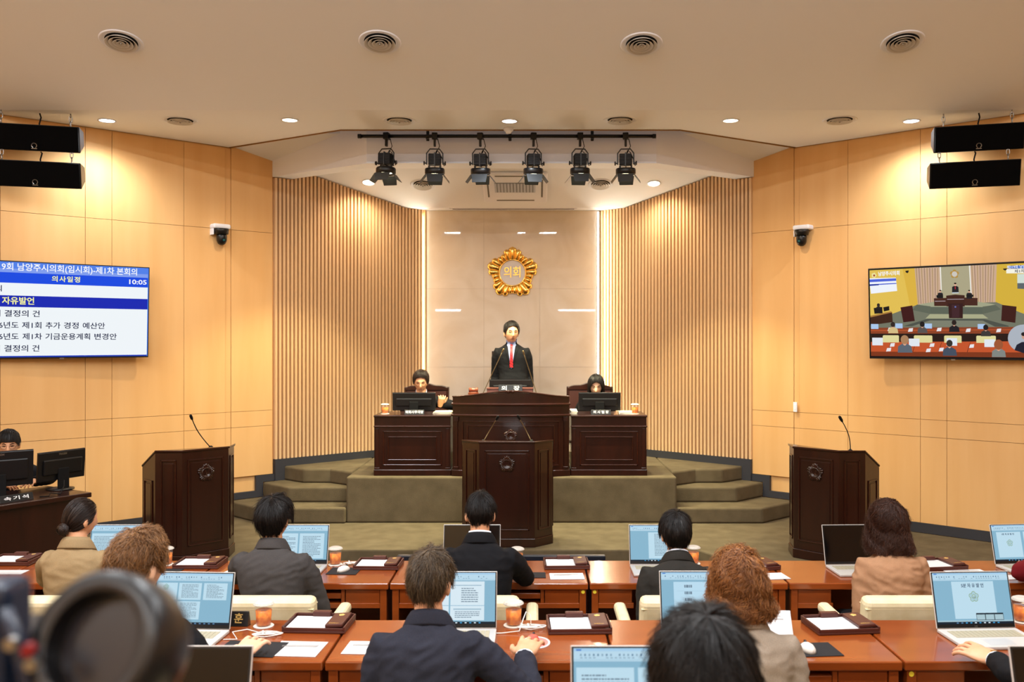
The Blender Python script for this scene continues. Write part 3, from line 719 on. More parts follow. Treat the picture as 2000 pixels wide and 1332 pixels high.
for s_ in (-1, 1):
    m = MB(); curved_bar(m, *sorted((s_*.585, s_*.615)), .09, .64, .014); m.box(*sorted((s_*.575, s_*.625)), -.04, .0, .08, .105); m.box(*sorted((s_*.575, s_*.625)), -.04, 0, .60, .65)
    m.obj('pilaster', m_mahog, pd, bevel=.004)
MB().box(-hwp+.04, hwp-.04, .0, .5, .80, .815).obj('work_top', m_mahog2, pd)
wood_emblem(pd, T(.0, -.104, .45) @ RX(PI/2), .078, m_mahog2)
for lb, xa, xb in (('lower dark mahogany desk of the person with the raised fist', 730, 882.5), ('lower dark mahogany desk of the person with long black hair', 1113, 1264)):
    A = at(xa, 900, 10.12).x; B = at(xb, 900, 10.12).x
    if xb < 1000: B = pdx-hwp-.018
    else: A = pdx+hwp+.018
    hw_ = (B-A)/2
    sdk = thing('side_desk', lb, 'desk', ((A+B)/2, 10.12, .70), group='low mahogany desks beside the presiding desk')
    MB().box(-hw_, hw_, -.012, .045, 0, .068).box(-hw_, -hw_+.04, .045, .55, 0, .068).box(hw_-.04, hw_, .045, .55, 0, .068).obj('plinth', m_mahog, sdk, bevel=.006)
    MB().box(-hw_+.006, hw_-.006, 0, .03, .068, .53).obj('body', m_mahog, sdk)
    for s_ in (-1, 1): MB().box(*sorted((s_*(hw_-.006), s_*(hw_-.03))), .03, .54, .068, .64).obj('side_panel', m_mahog, sdk)
    MB().box(-hw_, hw_, -.016, .03, .53, .55).obj('ledge', m_mahog2, sdk, bevel=.007)
    MB().box(-hw_+.006, hw_-.006, 0, .03, .55, .64).obj('frieze', m_mahog, sdk)
    MB().box(-hw_, hw_, -.02, .56, .64, .665).obj('desk_top', m_mahog, sdk, bevel=.008)
    m = MB(); frame_bars(m, Matrix(), -hw_+.10, hw_-.10, .11, .49); m.obj('outer_moulding', m_mahog2, sdk, bevel=.003)
    m = MB(); frame_bars(m, Matrix(), -hw_+.155, hw_-.155, .17, .43, .010, .012); m.obj('inner_moulding', m_mahog2, sdk, bevel=.003)
    for s_ in (-1, 1):
        m = MB(); m.box(*sorted((s_*(hw_-.02), s_*(hw_-.055))), -.008, 0, .10, .52); m.box(*sorted((s_*(hw_-.012), s_*(hw_-.063))), -.014, 0, .07, .09); m.obj('pilaster', m_mahog, sdk, bevel=.003)

# ------------------------------------------------------------ lecterns
def lectern(label, x, D, z, rz, mics, w=.265, ww=.44):
    r = thing('lectern', label, 'lectern', (x, D, z), rz)
    pl_ = [(-w, 0), (w, 0), (ww, .19), (ww, .46), (-ww, .46), (-ww, .19)]
    H = 1.0
    MB().prism([(px_*1.015, py_-.008 if py_ < .3 else py_) for px_, py_ in pl_], 0, .085).obj('plinth', m_mahog, r, bevel=.006)
    MB().prism(pl_, .085, lambda p: H-.34*max(0, p[1]-.0)*(1 if p[1] > .3 else .0)).obj('body', m_mahog, r, bevel=.004)
    MB().prism([(px_*1.02, py_-.012 if py_ < .3 else py_) for px_, py_ in pl_], lambda p: H-.34*max(0, p[1])*(1 if p[1] > .3 else 0), lambda p: H+.018-.34*max(0, p[1])*(1 if p[1] > .3 else 0)).obj('top', m_mahog2, r, bevel=.005)
    for a, b, mg in ((pl_[0], pl_[1], .05), (pl_[1], pl_[2], .05), (pl_[5], pl_[0], .05), (pl_[2], pl_[3], .05), (pl_[4], pl_[5], .05)):
        M, L = face_M(a, b); m = MB(); ht = H-.07 if a[1] < .1 or b[1] < .1 else .74; frame_bars(m, M, -L/2+mg, L/2-mg, .16, ht, .014, .009); mo = m.obj('panel_moulding', m_mahog2, r, bevel=.003)
        MB().box(-L/2+mg+.03, L/2-mg-.03, -.005, 0, .19, ht-.03, M).obj('raised_panel', m_mahog, r, bevel=.003)
    wood_emblem(r, T(0, -.006, .80) @ RX(PI/2), .085, m_mahog)
    for bx, tx_, h in mics:
        p0 = Vector((bx, .14, H-.0)); p1 = Vector((tx_, .10, H+h))
        path = [p0.lerp(p1, k/6)+Vector((0, .05*math.sin(PI*k/6), 0)) for k in range(7)]
        mm = MB().tube(path, .0045, 6).obj('microphone', m_brass if len(mics) > 1 else m_blackm, r, smooth=True)
        d = (p1-path[-2]).normalized()
        MB().tube([p1-d*.01, p1+d*.01, p1+d*.045, p1+d*.055], [.008, .013, .013, .006], 8).obj('microphone_head', m_blackm, mm, smooth=True)
        MB().lathe([(.02, 0), (.02, .01), (.008, .02)], 12, T(*p0)).obj('microphone_base', m_blackm, mm)
c = at(990, 1070, 8.82)
lectern('dark mahogany lectern with two slanting microphones before the presiding desk', c.x, 8.84, .20, 0, [(-.235, -.105, .22), (.235, .12, .225)])
lectern('dark mahogany lectern with one microphone beside the stenographer desk', -2.95, 8.28, .20, R(46), [(.12, -.08, .28)], .22, .375)
lectern('dark mahogany lectern with one microphone below the wall switch', 2.53, 8.28, .20, R(-46), [(.26, .20, .27)], .22, .375)
# ------------------------------------------------------------ members' desks
DH, DD, DWD = .73, .57, 1.19
def desk_proto():
    r = thing('member_desk', '', 'desk'); h = DWD/2
    MB().box(-h, h, 0, DD, DH-.04, DH).obj('desk_top', m_cherry, r, bevel=.006)
    for xa in (-h+.012, h-.052): 
        for ya in (.012, DD-.052): MB().box(xa, xa+.04, ya, ya+.04, 0, DH-.04).obj('leg', m_cherry2, r, bevel=.003)
    for xa in (-h+.02, h-.045): MB().box(xa, xa+.025, .05, DD-.05, .08, DH-.04).obj('side_panel', m_cherry2, r)
    MB().box(-h+.05, h-.05, DD-.04, DD-.02, .10, DH-.04).obj('modesty_panel', m_cherry2, r)
    # left panel, right slot unit and panel seen from the seat
    MB().box(-h+.055, -h+.255, .022, .04, DH-.125, DH-.042).obj('front_panel', m_cherry2, r, bevel=.002)
    MB().box(-h+.052, -h+.265, .016, .05, DH-.155, DH-.125).obj('rail', m_cherry2, r, bevel=.002)
    MB().box(h-.26, h-.055, .022, .04, DH-.125, DH-.042).obj('front_panel', m_cherry2, r, bevel=.002)
    MB().box(h-.50, h-.052, .016, .30, DH-.155, DH-.125).obj('rail', m_cherry2, r, bevel=.002)
    for xa in (h-.285, h-.50): MB().box(xa, xa+.02, .018, .30, DH-.125, DH-.042).obj('stile', m_cherry2, r)
    MB().box(h-.48, h-.285, .28, .30, DH-.125, DH-.042).obj('slot_back', m_cherry2, r)
    MB().box(h-.478, h-.287, .020, .26, DH-.098, DH-.066).obj('drawer', m_cherry2, r, bevel=.002)
    return r
RX_ = {1: (5.53, 0.0), 2: (3.81, .13), 3: (2.07, .37)}
m_sticker = mat('yellow_sticker', '#e8d23a', .5)
dk = desk_proto(); first = True
DESKS = [(1, -3.87, 'cherry wood desk at the end of the front row before the stenographer desk'), (1, -2.67, 'cherry wood desk of the person with the hair bun'), (1, -1.47, 'cherry wood desk of the person in the charcoal grey suit'),
         (1, -.27, 'cherry wood desk of the person in the black suit before the middle lectern'), (1, .93, 'cherry wood desk with a lit laptop, of the dark suited person in the cream chair'), (1, 2.13, 'cherry wood desk with the switched off laptop of the person in peach'),
         (1, 3.33, 'cherry wood desk of the member with the red sleeve'), (2, -2.67, 'cherry wood desk beside the video camera'), (2, -1.47, 'cherry wood desk of the person with curly light brown hair'), (2, -.27, 'cherry wood desk of the person in the navy suit holding a mouse'),
         (2, .93, 'cherry wood desk of the person with auburn hair'), (2, 2.13, 'cherry wood desk with the open laptop showing a flower emblem'),
         (3, -.93, 'rear row desk below the dark laptop near the video camera'), (3, .28, 'rear row desk of the black haired person'), (3, 1.49, 'rear row desk below the dark laptop by the bright emblem laptop')]
for row, x, lb in DESKS:
    y, z = RX_[row]
    if first: o = dk; o.location = (x, y, z); first = False
    else: o = dup(dk, (x, y, z))
    o['label'] = lb; o['group'] = 'member desks'
    if (row, x) == (1, -.27):
        MB().lathe([(0, 0), (.011, 0), (.011, .001), (0, .001)], 12, T(DWD/2-.03, .0112, DH-.055) @ RX(PI/2), caps=False).obj('sticker', m_sticker, o)
    if (row, x) in ((1, .93), (2, 2.13)):
        MB().lathe([(0, 0), (.011, 0), (.011, .001), (0, .001)], 12, T(-DWD/2+.03, .0112, DH-.055) @ RX(PI/2), caps=False).obj('sticker', m_sticker, o)
def top(row): return RX_[row][1]+DH
# ------------------------------------------------------------ cream chairs
def chair_proto():
    r = thing('office_chair', '', 'chair')
    MB().box(-.25, .25, -.23, .24, .38, .46).obj('seat', m_cream, r, bevel=.03, seg=3)
    b = MB().box(-.255, .255, -.05, .05, -.02, .37, T(0, -.25, .45) @ RX(R(8))).obj('backrest', m_cream, r, bevel=.035, seg=3)
    MB().box(-.250, .250, -.0506, .0506, .3185, .3205, T(0, -.25, .45) @ RX(R(8))).obj('backrest_seam', m_cream, b)
    for s_ in (-1, 1):
        M = T(s_*.32, 0, 0)
        MB().box(-.035, .035, -.26, .17, .60, .66, M).obj('armrest', m_cream, r, bevel=.025, seg=3)
        MB().box(-.02, .02, -.06, .02, .40, .60, M).box(*sorted((-s_*.10, s_*.02)), -.06, .02, .39, .42, M).obj('arm_support', m_cream, r, bevel=.01)
    MB().tube([(0, 0, .10), (0, 0, .38)], .03, 12).obj('column', m_black, r, smooth=True)
    for k in range(5):
        M = RZ(k*2*PI/5+.3); l = MB().box(-.02, .02, 0, .27, .06, .10, M).obj('base_spoke', m_black, r, bevel=.006)
        MB().lathe([(0, -.015), (.028, -.015), (.028, .015), (0, .015)], 12, M @ T(0, .26, .03) @ RY(PI/2), caps=False).obj('castor', m_blackm, l)
    return r
ch = chair_proto(); first = True
CH = [(1, -2.61, 'cream leather chair of the person with the hair bun'), (1, -1.42, 'cream leather chair of the person in the charcoal grey suit'), (1, -.33, 'cream leather chair of the person in the black suit before the middle lectern'), (1, .82, 'cream leather chair of the dark suited person whose side hair is parted'),
      (1, 2.01, 'cream leather chair of the person in peach'), (1, 3.19, 'cream leather chair of the member with the red sleeve'),
      (2, -1.484, 'cream leather chair of the person with curly light brown hair'), (2, -.414, 'cream leather chair of the person in the navy suit holding a mouse'), (2, .80, 'cream leather chair of the person with auburn hair'), (2, 2.19, 'cream leather chair of the person with the wrist watch'),
      (3, .30, 'cream leather chair of the black haired person in the rear row')]
for row, x, lb in CH:
    y, z = RX_[row]; loc = (x, y-.30, z)
    if row == 3: loc = (x, 1.64, z)
    if first: o = ch; o.location = loc; first = False
    else: o = dup(ch, loc)
    o['label'] = lb; o['group'] = 'cream chairs'

# ------------------------------------------------------------ laptops
def txtlines(P, x0, x1, y0, y1, n, c='#6f8698', seed=1):
    rd = random.Random(seed)
    for k in range(n):
        y = y0+(y1-y0)*k/n; x = x0
        end = x1-(x1-x0)*(rd.random()*.5 if rd.random() < .3 else 0)
        while x < end:
            wv = .012+.03*rd.random(); P.append(([(x, y), (min(x+wv, end), y+(y1-y0)/n*.42)], c)); x += wv+.006
def flower(P, cx, cy, r, asp, c):
    for k in range(5):
        a = PI/2+k*2*PI/5; P.append((disc(cx+.62*r*math.cos(a)*asp, cy-.62*r*math.sin(a), .46*r*asp, .46*r, 12), c))
    for k in range(5):
        a = PI/2+k*2*PI/5; P.append((disc(cx+.62*r*math.cos(a)*asp, cy-.62*r*math.sin(a), .38*r*asp, .38*r, 12), '#a9cbd6'))
    P.append((disc(cx, cy, .42*r*asp, .42*r), c)); P.append((disc(cx, cy, .34*r*asp, .34*r), '#b4d4dc'))
def doc(kind, seed):
    bg, bar, page = '#86b4cc', '#b8d8ea', '#bcdcec'
    P = [([(0, 0), (1, 1)], bg), ([(0, 0), (1, .15)], bar), ([(0, 0), (1, .035)], '#a5cdea'), ([(.02, .012), (.06, .03)], '#2f6fc8')]
    rd = random.Random(seed)
    for k in range(26):
        x = .05+k*.033
        if rd.random() < .8: P.append(([(x, .065), (x+.012, .09)], rd.choice(['#5a7f9c', '#7d9fb6', '#3f6a90', '#86a8bc'])))
        if rd.random() < .6: P.append(([(x, .105), (x+.02, .115)], '#7d9fb6'))
    P += [([(0, .13), (1, .137)], '#9fc4d8'), ([(0, .955), (1, 1)], '#12202e')]
    for k in range(10): P.append(([(.25+k*.06, .968), (.275+k*.06, .988)], rd.choice(['#3f9fd8', '#d8e6f0', '#5a87b0'])))
    if kind == 'pages':
        for (x0, x1, y0, y1) in ((.02, .28, .19, .52), (.30, .60, .19, .52), (.63, .94, .19, .52), (.30, .60, .55, .90)):
            P.append(([(x0, y0), (x1, y1)], page))
            if x0 > .1: txtlines(P, x0+.04, x1-.04, y0+.03, y1-.03, 12, seed=seed+int(x0*10))
        flower(P, .13, .27, .055, .62, '#6f9c5a')
    elif kind == 'cover':
        P.append(([(.24, .17), (.80, .17), (.80, .90), (.24, .90)], page)); flower(P, .52, .47, .10, .62, '#7f9a3a')
        P.append(([(.0, .93), (1, .955)], '#a7c6d2'))
        if seed == 4:
            for k in range(3): P += [([(.52+k*.12, .79), (.64+k*.12, .93)], '#1c2c38'), ([(.525+k*.12, .82), (.635+k*.12, .92)], '#a9c6d0')]
    elif kind == 'double':
        P += [([(.08, .19), (.55, .90)], page), ([(.60, .19), (1.0, .90)], page)]
        flower(P, .32, .50, .09, .62, '#7f9a3a'); txtlines(P, .64, .96, .24, .86, 14, seed=seed)
    elif kind == 'right':
        P.append(([(.33, .19), (.88, .92)], page)); txtlines(P, .44, .84, .24, .86, 16, seed=seed)
    elif kind == 'table':
        P += [([(.0, .17), (.40, .93)], '#d6e8f2'), ([(.42, .17), (.86, .93)], '#d6e8f2'), ([(.46, .24), (.82, .255)], '#8fb0c4'), ([(0, .64), (.86, .65)], bg), ([(.46, .70), (.82, .73)], '#a8c4d4')]
        txtlines(P, .56, .78, .30, .60, 7, seed=seed); txtlines(P, .48, .80, .76, .90, 4, seed=seed+3)
    elif kind == 'form':
        P.append(([(.16, .19), (1.0, .93)], '#b9dbee')); 
        for y in (.37, .55, .72): P.append(([(.20, y), (.98, y+.004)], '#96bcd2'))
        txtlines(P, .55, .95, .42, .53, 2, seed=seed); txtlines(P, .50, .96, .60, .70, 2, seed=seed+1); txtlines(P, .30, .40, .25, .90, 5, seed=seed+2)
    elif kind == 'two':
        P += [([(.02, .22), (.46, .92)], page), ([(.49, .22), (.94, .92)], page)]; txtlines(P, .55, .88, .30, .88, 14, seed=seed); txtlines(P, .06, .42, .30, .88, 14, seed=seed+1)
    return P
m_ink = emis('screen_ink', (.02, .04, .10, 1), 1.0)
def laptop(label, x, y, z, kind, seed=1, rz=0.0, tilt=15, white=False, w=.37, hh=.252):
    r = thing('laptop', label, 'laptop', (x, y, z), rz)
    body = m_lapwhite if white else m_silver; h = w/2
    MB().box(-h, h, -.25, 0, .001, .016).obj('base', body, r, bevel=.004)
    kb = MB()
    for j in range(5):
        for i in range(15):
            xx = -h+.028+i*(w-.056)/15; kb.box(xx+.0012, xx+(w-.056)/15-.0012, -.035-j*.0185-.0165, -.035-j*.0185, .016, .0178)
    kb.obj('keyboard', m_keys, r)
    MB().box(-.06, .06, -.232, -.145, .016, .0166).obj('touchpad', m_silver if white else m_lapwhite, r)
    M = T(0, .001, .016) @ RX(R(-tilt))
    MB().box(-h, h, 0, .006, 0, hh, M).obj('lid', body, r, bevel=.002)
    bz = MB().box(-h+.003, h-.003, -.0012, 0, .003, hh-.003, M).obj('bezel', m_black, r)
    Md = M @ T(0, -.0016, (hh+.012)/2) @ RX(PI/2)
    if kind is None:
        MB().box(-h+.009, h-.009, -.0015, -.0012, .018, hh-.009, M).obj('display', m_screenoff, r)
    else:
        d = picture('display', w-.016, hh-.026, doc(kind, seed), r, Md, m_pic, step=.000004)
        if kind == 'cover':
            text('lettering', '5분 자 유 발 언', .020, m_ink, d, Md @ T(.006, .055, .0012), bold=.012, fit=.105)
            text('lettering', '의회', .007, m_ink, d, Md @ T(.007, .0035, .0012))
        if kind == 'double': text('lettering', '1분 자 유 발 언', .014, m_ink, d, Md @ T(-.07, .055, .0012), bold=.01, fit=.085)
    if seed == 4: text('maker_lettering', 'LG', .011, m_chrome, bz, M @ T(0, -.0018, .0085) @ RX(PI/2), bold=.01)
    return r
Z1, Z2, Z3 = top(1), top(2), top(3)
laptop('lit laptop before the person with the hair bun', at(232, 1050, 5.98).x, 5.93, Z1, 'two', 11)
laptop('lit laptop before the person in the charcoal grey suit', at(587, 1050, 5.98).x, 5.93, Z1, 'two', 12)
laptop('laptop with black screen before the person in the black suit', at(922, 1050, 5.98).x, 5.93, Z1, None, 13)
laptop('lit laptop before the person with parted black hair', at(1284, 1050, 5.98).x, 5.93, Z1, 'right', 14)
laptop('silver laptop with black screen before the person in peach', at(1662, 1050, 5.98).x, 5.93, Z1, None, 15, rz=R(3), white=True)
laptop('lit laptop before the member with the red sleeve', at(1992, 1050, 5.98).x, 5.95, Z1, 'double', 16, rz=R(6), white=True)
laptop('lit laptop showing several text pages, before the curly haired person', at(374, 1200, 4.21).x, 4.19, Z2, 'pages', 2, rz=R(-3), white=True)
laptop('lit laptop showing a table page, before the person in the navy suit', at(891, 1200, 4.21).x, 4.20, Z2, 'table', 3)
laptop('lit laptop showing a form, before the person with auburn hair', at(1370, 1200, 4.21).x, 4.21, Z2, 'form', 5)
laptop('open white laptop showing a title page with a flower emblem', at(1905, 1232, 4.21).x, 4.20, Z2, 'cover', 4, rz=R(3), white=True)
laptop('dark laptop in the rear row near the video camera', at(352, 1332, 2.47).x, 2.44, Z3, None, 6)
laptop('lit laptop in the rear row before the black haired person', at(1250, 1332, 2.47).x, 2.44, Z3, 'two', 7)
laptop('dark laptop in the rear row below the open emblem laptop', at(2118, 1332, 2.47).x, 2.44, Z3, None, 8)

# ------------------------------------------------------------ document trays
def tray_proto():
    r = thing('document_tray', '', 'document tray')
    MB().box(-.145, .145, -.105, .105, .001, .012).obj('base', m_traybrown, r, bevel=.003)
    m = MB(); m.box(-.145, -.137, -.105, .105, .012, .032); m.box(.137, .145, -.105, .105, .012, .032); m.box(-.137, .137, -.105, -.097, .012, .026); m.box(-.137, .137, .097, .105, .012, .034); m.obj('rim', m_traybrown, r, bevel=.002)
    MB().box(-.130, .060, -.092, .088, .012, .022).obj('paper_stack', m_paper, r)
    c = MB().box(.052, .132, -.092, .092, .020, .036, RY(R(-3))).obj('cover_flap', m_traybrown, r, bevel=.004)
    m = MB(); 
    for k in range(5):
        a = PI/2+k*2*PI/5; m.lathe([(0, 0), (.008, 0), (.006, .0012), (0, .0012)], 8, T(.092+.008*math.cos(a), .055+.008*math.sin(a), .0405), caps=False)
    m.obj('gilt_emblem', m_goldp, c)
    text('gilt_lettering', '남양주시의회', .0105, m_goldp, c, T(.095, -.075, .0415), bold=.02, extrude=.0003, fit=.06)
    MB().box(-.055, .030, .080, .112, .022, .046).obj('clip', m_traybrown, r, bevel=.004)
    return r
tp = tray_proto(); first = True
TR = [(1, 30, 1098, 0, 'brown document tray on the end desk beside the person with the hair bun'), (1, 392, 1104, 0, 'brown document tray between the hair bun person and the charcoal suited person'), (1, 740, 1106, -2, 'brown document tray between the charcoal suited person and the black suited person'),
      (1, 1106, 1105, 2, 'brown document tray beside the silver mouse in the front row'), (1, 1470, 1108, 12, 'brown document tray behind the person with auburn hair'), (1, 1832, 1107, 8, 'brown document tray beside the person in peach'),
      (2, 624, 1224, -3, 'brown document tray beside the curly haired person\'s tea'), (2, 1130, 1226, 2, 'brown document tray beside the mouse hand of the navy suited person'), (2, 1640, 1226, 6, 'brown document tray beside the person with auburn hair')]
for row, px, py, rz, lb in TR:
    p = atz(px, py, top(row))
    if first: o = tp; o.location = p; o.rotation_euler = (0, 0, R(rz)); first = False
    else: o = dup(tp, p, R(rz))
    o['label'] = lb; o['group'] = 'document trays'

# ------------------------------------------------------------ cups of tea on coasters
def cup_proto():
    r = thing('tea_cup', '', 'cup')
    MB().lathe([(0, .001), (.033, .001), (.035, .004), (.0405, .10), (.039, .10), (.0335, .006), (0, .006)], 28, caps=False).obj('tumbler', m_glass, r, smooth=True)
    MB().lathe([(0, .0065), (.0328, .0065), (.0372, .072), (0, .073)], 28, caps=False).obj('tea', m_tea, r, smooth=True)
    ice = MB(); rd = random.Random(3)
    for k in range(4): ice.box(-.011, .011, -.011, .011, -.009, .009, T(.016*math.cos(k*1.7), .016*math.sin(k*1.7), .03+.012*k) @ RX(k) @ RZ(k*2.1))
    ice.obj('ice', mat('ice', (1, .75, .4, 1), .05, trans=.9, ior=1.31), r)
    prof = [(0, .112), (.030, .113), (.040, .108), (.046, .100), (.045, .098), (.038, .104), (0, .108)]
    n = 36; rings = []
    for rr, z in prof: rings.append([Vector(((rr+(.0025 if k % 2 and rr > .039 else 0))*math.cos(2*PI*k/n), (rr+(.0025 if k % 2 and rr > .039 else 0))*math.sin(2*PI*k/n), z)) for k in range(n)])
    MB().loft(rings, caps=False).obj('lid', m_lid, r)
    return r
m_coaster = mat('coaster', '#e4ddd2', .7)
cp = cup_proto(); first = True
CUPS = [(1, 655, 1103, 'behind the laptop of the charcoal suited person'), (1, 1010, 1104, 'beside the elbow of the black suited person'), (1, 1354, 1101, 'beside the person with parted black hair'), (1, 325, 1103, 'behind the head of the curly haired person'),
        (2, 515, 1223, 'beside the nameplate with a gold letter'), (2, 1003, 1222, 'beside the laptop of the navy suited person'), (2, 1996, 1214, 'behind the open emblem laptop'),
        (0, 752, 808.5, 'on the desk of the person with the raised fist'), (0, 1240, 808.5, 'on the desk of the person with long black hair')]
for row, px, py, w_ in CUPS:
    if row: p = atz(px, py, top(row))
    else: p = at(px, py, 10.28); p.z = .70+.665
    co = MB().lathe([(0, 0), (.046, 0), (.047, .002), (.046, .004), (0, .004)], 28, caps=False).obj('coaster', m_coaster, smooth=False)
    co.location = (p.x, p.y, p.z+.0005); tag(co, 'round white coaster under the tea '+w_, 'coaster', 'coasters')
    loc = (p.x, p.y, p.z+.0045)
    if first: o = cp; o.location = loc; first = False
    else: o = dup(cp, loc)
    o['label'] = 'clear lidded cup of amber tea '+w_; o['group'] = 'cups of tea'

# ------------------------------------------------------------ papers, pads, mice, cables
def sheet(label, row, px, py, rz, w=.21, d=.29, lines=True, seed=1, name='document'):
    p = atz(px, py, top(row)); r = thing(name, label, 'paper', (p.x, p.y, p.z+.0012), R(rz))
    MB().box(-w/2, w/2, -d/2, d/2, 0, .0015).obj('sheet', m_paper, r)
    P = [([(0, 0), (1, 1)], '#d4d2d2')]
    if lines:
        P.append(([(.2, .12), (.8, .135)], '#8f8b88')); txtlines(P, .12, .88, .2, .42, 4, '#85817f', seed)
    picture('print', w-.002, d-.002, P, r, T(0, 0, .0017), m_print, step=.00002)
    return r
sheet('printed sheet on the desk before the charcoal suited person\'s tray side', 1, 372, 1122, -4, .21, .12, seed=3)
sheet('printed sheet below the tray in the black suited person\'s desk', 1, 1107, 1126, 2, .21, .15, seed=4)
sheet('printed sheet beside the person in peach', 1, 1888, 1118, 6, .25, .12, seed=5)
sheet('loose white sheets beside the charcoal suited person', 1, 448, 1122, -14, .12, .16, False)
sheet('white sheet with a pen beyond the person with auburn hair', 1, 1505, 1126, 8, .2, .15, False)
sheet('white sheet behind the laptop of the member with the red sleeve', 1, 1992, 1128, 4, .25, .10, False)
sheet('printed sheet beside the mouse pad of the curly haired person', 2, 582, 1268, -4, .21, .19, seed=6)
sheet('printed sheet half under the arm of the navy suited person', 2, 722, 1266, -3, .21, .165, seed=7)
sheet('blank sheets under the tray at the end of the front row', 1, 12, 1118, 0, .24, .10, False)
r = thing('document', 'white document held up beside the person with auburn hair', 'paper', (at(1503, 1215, 4.15).x, 4.15, Z2+.002), R(-4))
MB().box(-.105, .105, -.001, .001, 0, .115, RX(R(-38))).obj('sheet', m_paper, r)
picture('print', .2, .11, [([(0, 0), (1, 1)], '#d4d2d2'), ([(.45, .2), (.8, .25)], '#a8a5a3'), ([(.35, .33), (.85, .38)], '#8e8b8a')], r, RX(R(-38)) @ T(0, -.0014, .057) @ RX(PI/2), m_print, step=.00003)
def pad(label, row, px, py, rz, w=.20, d=.17, m_=None):
    p = atz(px, py, top(row)); o = MB().box(-w/2, w/2, -d/2, d/2, 0, .003).obj('mouse_pad', m_ or m_padblack, bevel=.001)
    o.location = (p.x, p.y, p.z+.0008); o.rotation_euler = (0, 0, R(rz)); return tag(o, label, 'mouse pad', 'mouse pads')
pad('black mouse pad under the white mouse of the charcoal suited person', 1, 672, 1116, -3, .19)
pad('black mouse pad under the silver mouse of the black suited person', 1, 1020, 1124, 1, .29, .13)
pad('black mouse pad beside the hair bun person\'s tea', 1, 318, 1118, -4)
pad('black mouse pad under the hand of the curly haired person', 2, 490, 1268, -6, .27, .19)
o = pad('black mouse pad with white lettering beside the person with auburn hair', 2, 1580, 1270, 5, .24, .17)
lt = text('lettering', 'BENN', .022, m_paper, o, T(-.02, .062, .0034), bold=.03, fit=.07); 
p = atz(1046, 1256, Z2); o = MB().lathe([(0, 0), (.062, 0), (.062, .003), (0, .003)], 32, caps=False).obj('mouse_pad', mat('pad_pink', '#e07a72', .7)); o.scale = (1, 1.25, 1)
o.location = (p.x, p.y, p.z+.0008); tag(o, 'round pink mouse pad with a white edge', 'mouse pad', 'mouse pads')
MB().lathe([(.056, .0031), (.064, .0031), (.064, 0)], 32, caps=False).obj('edge', m_paper, o)
def mouse(label, row, px, py, rz, m_, dz=.004):
    p = atz(px, py, top(row)); r = thing('computer_mouse', label, 'mouse', (p.x, p.y, p.z+dz), R(rz), group='computer mice')
    b = MB(); rings = []
    for k in range(9):
        s = -1+2*k/8; wv = .030*math.sqrt(max(.03, 1-s*s*.92)); hv = .034*math.sqrt(max(.03, 1-(s+.15)**2*.72))
        rings.append([Vector((wv*math.cos(a), s*.054, max(0, hv*math.sin(a)))) for a in [2*PI*j/14 for j in range(14)]])
    b.loft(rings).obj('body', m_, r, smooth=True)
    MB().lathe([(0, -.004), (.009, -.004), (.009, .004), (0, .004)], 12, T(0, .032, .026) @ RY(PI/2), caps=False).obj('wheel', m_black, r)
m_wm = mat('white_mouse', '#e2ddd5', .3)
mouse('white mouse on the pad of the charcoal suited person', 1, 671, 1116, -25, m_wm)
mouse('silver grey mouse on the pad of the black suited person', 1, 1019, 1122, 5, mat('grey_mouse', '#77757a', .3, .3))
mouse('white mouse beside the person with auburn hair', 2, 1578, 1272, 5, m_wm)
mouse('mouse under the hand of the navy suited person', 2, 1040, 1256, -10, mat('red_mouse', '#c8554a', .4))
mouse('mouse under the hand of the curly haired person', 2, 484, 1266, -20, m_wm)
def cable(label, row, px, py, seed, n=4, s=1.0, extra=None):
    rd = random.Random(seed); p = atz(px, py, top(row)); pts = []
    N = n*14
    for k in range(N+1):
        a = 2*PI*k/14; j = k/N
        pts.append(Vector((.055*s*math.cos(a)*(1-.15*math.sin(j*7))+.012*math.sin(j*9+seed), .016*s*math.sin(a)+.012*math.sin(j*5+seed), .006+.010*abs(math.sin(j*6+a*.5)))))
    pts = (extra or [])+pts
    o = MB().tube(pts, .0024, 6).obj('mouse_cable', m_cable, smooth=True); o.location = (p.x, p.y, p.z); o.rotation_euler = (0, 0, R(8))
    MB().tube([(-.012, -.02, .012), (-.014, 0, .024), (-.012, .02, .012)], .005, 6).obj('cable_tie', m_cable, o, smooth=True)
    return tag(o, label, 'cable', 'coiled white cables')
cable('coiled white cable beside the hand of the curly haired person', 2, 520, 1243, 1, extra=[Vector((-.18, -.03, .004)), Vector((-.12, -.035, .004)), Vector((-.15, .02, .02)), Vector((-.09, .05, .02)), Vector((-.03, .02, .012))])
cable('coiled white cable beside the hand of the navy suited person', 2, 1037, 1229, 2, extra=[Vector((-.20, -.045, .004)), Vector((-.14, -.05, .004)), Vector((-.06, -.05, .01)), Vector((-.035, -.0, .05)), Vector((-.02, .02, .075)), Vector((.0, .02, .06)), Vector((.0, .0, .02))])
cable('coiled white cable behind the white mouse in the front row', 1, 686, 1103, 3, 3, .75, extra=[Vector((-.13, -.04, .004)), Vector((-.08, -.02, .006))])
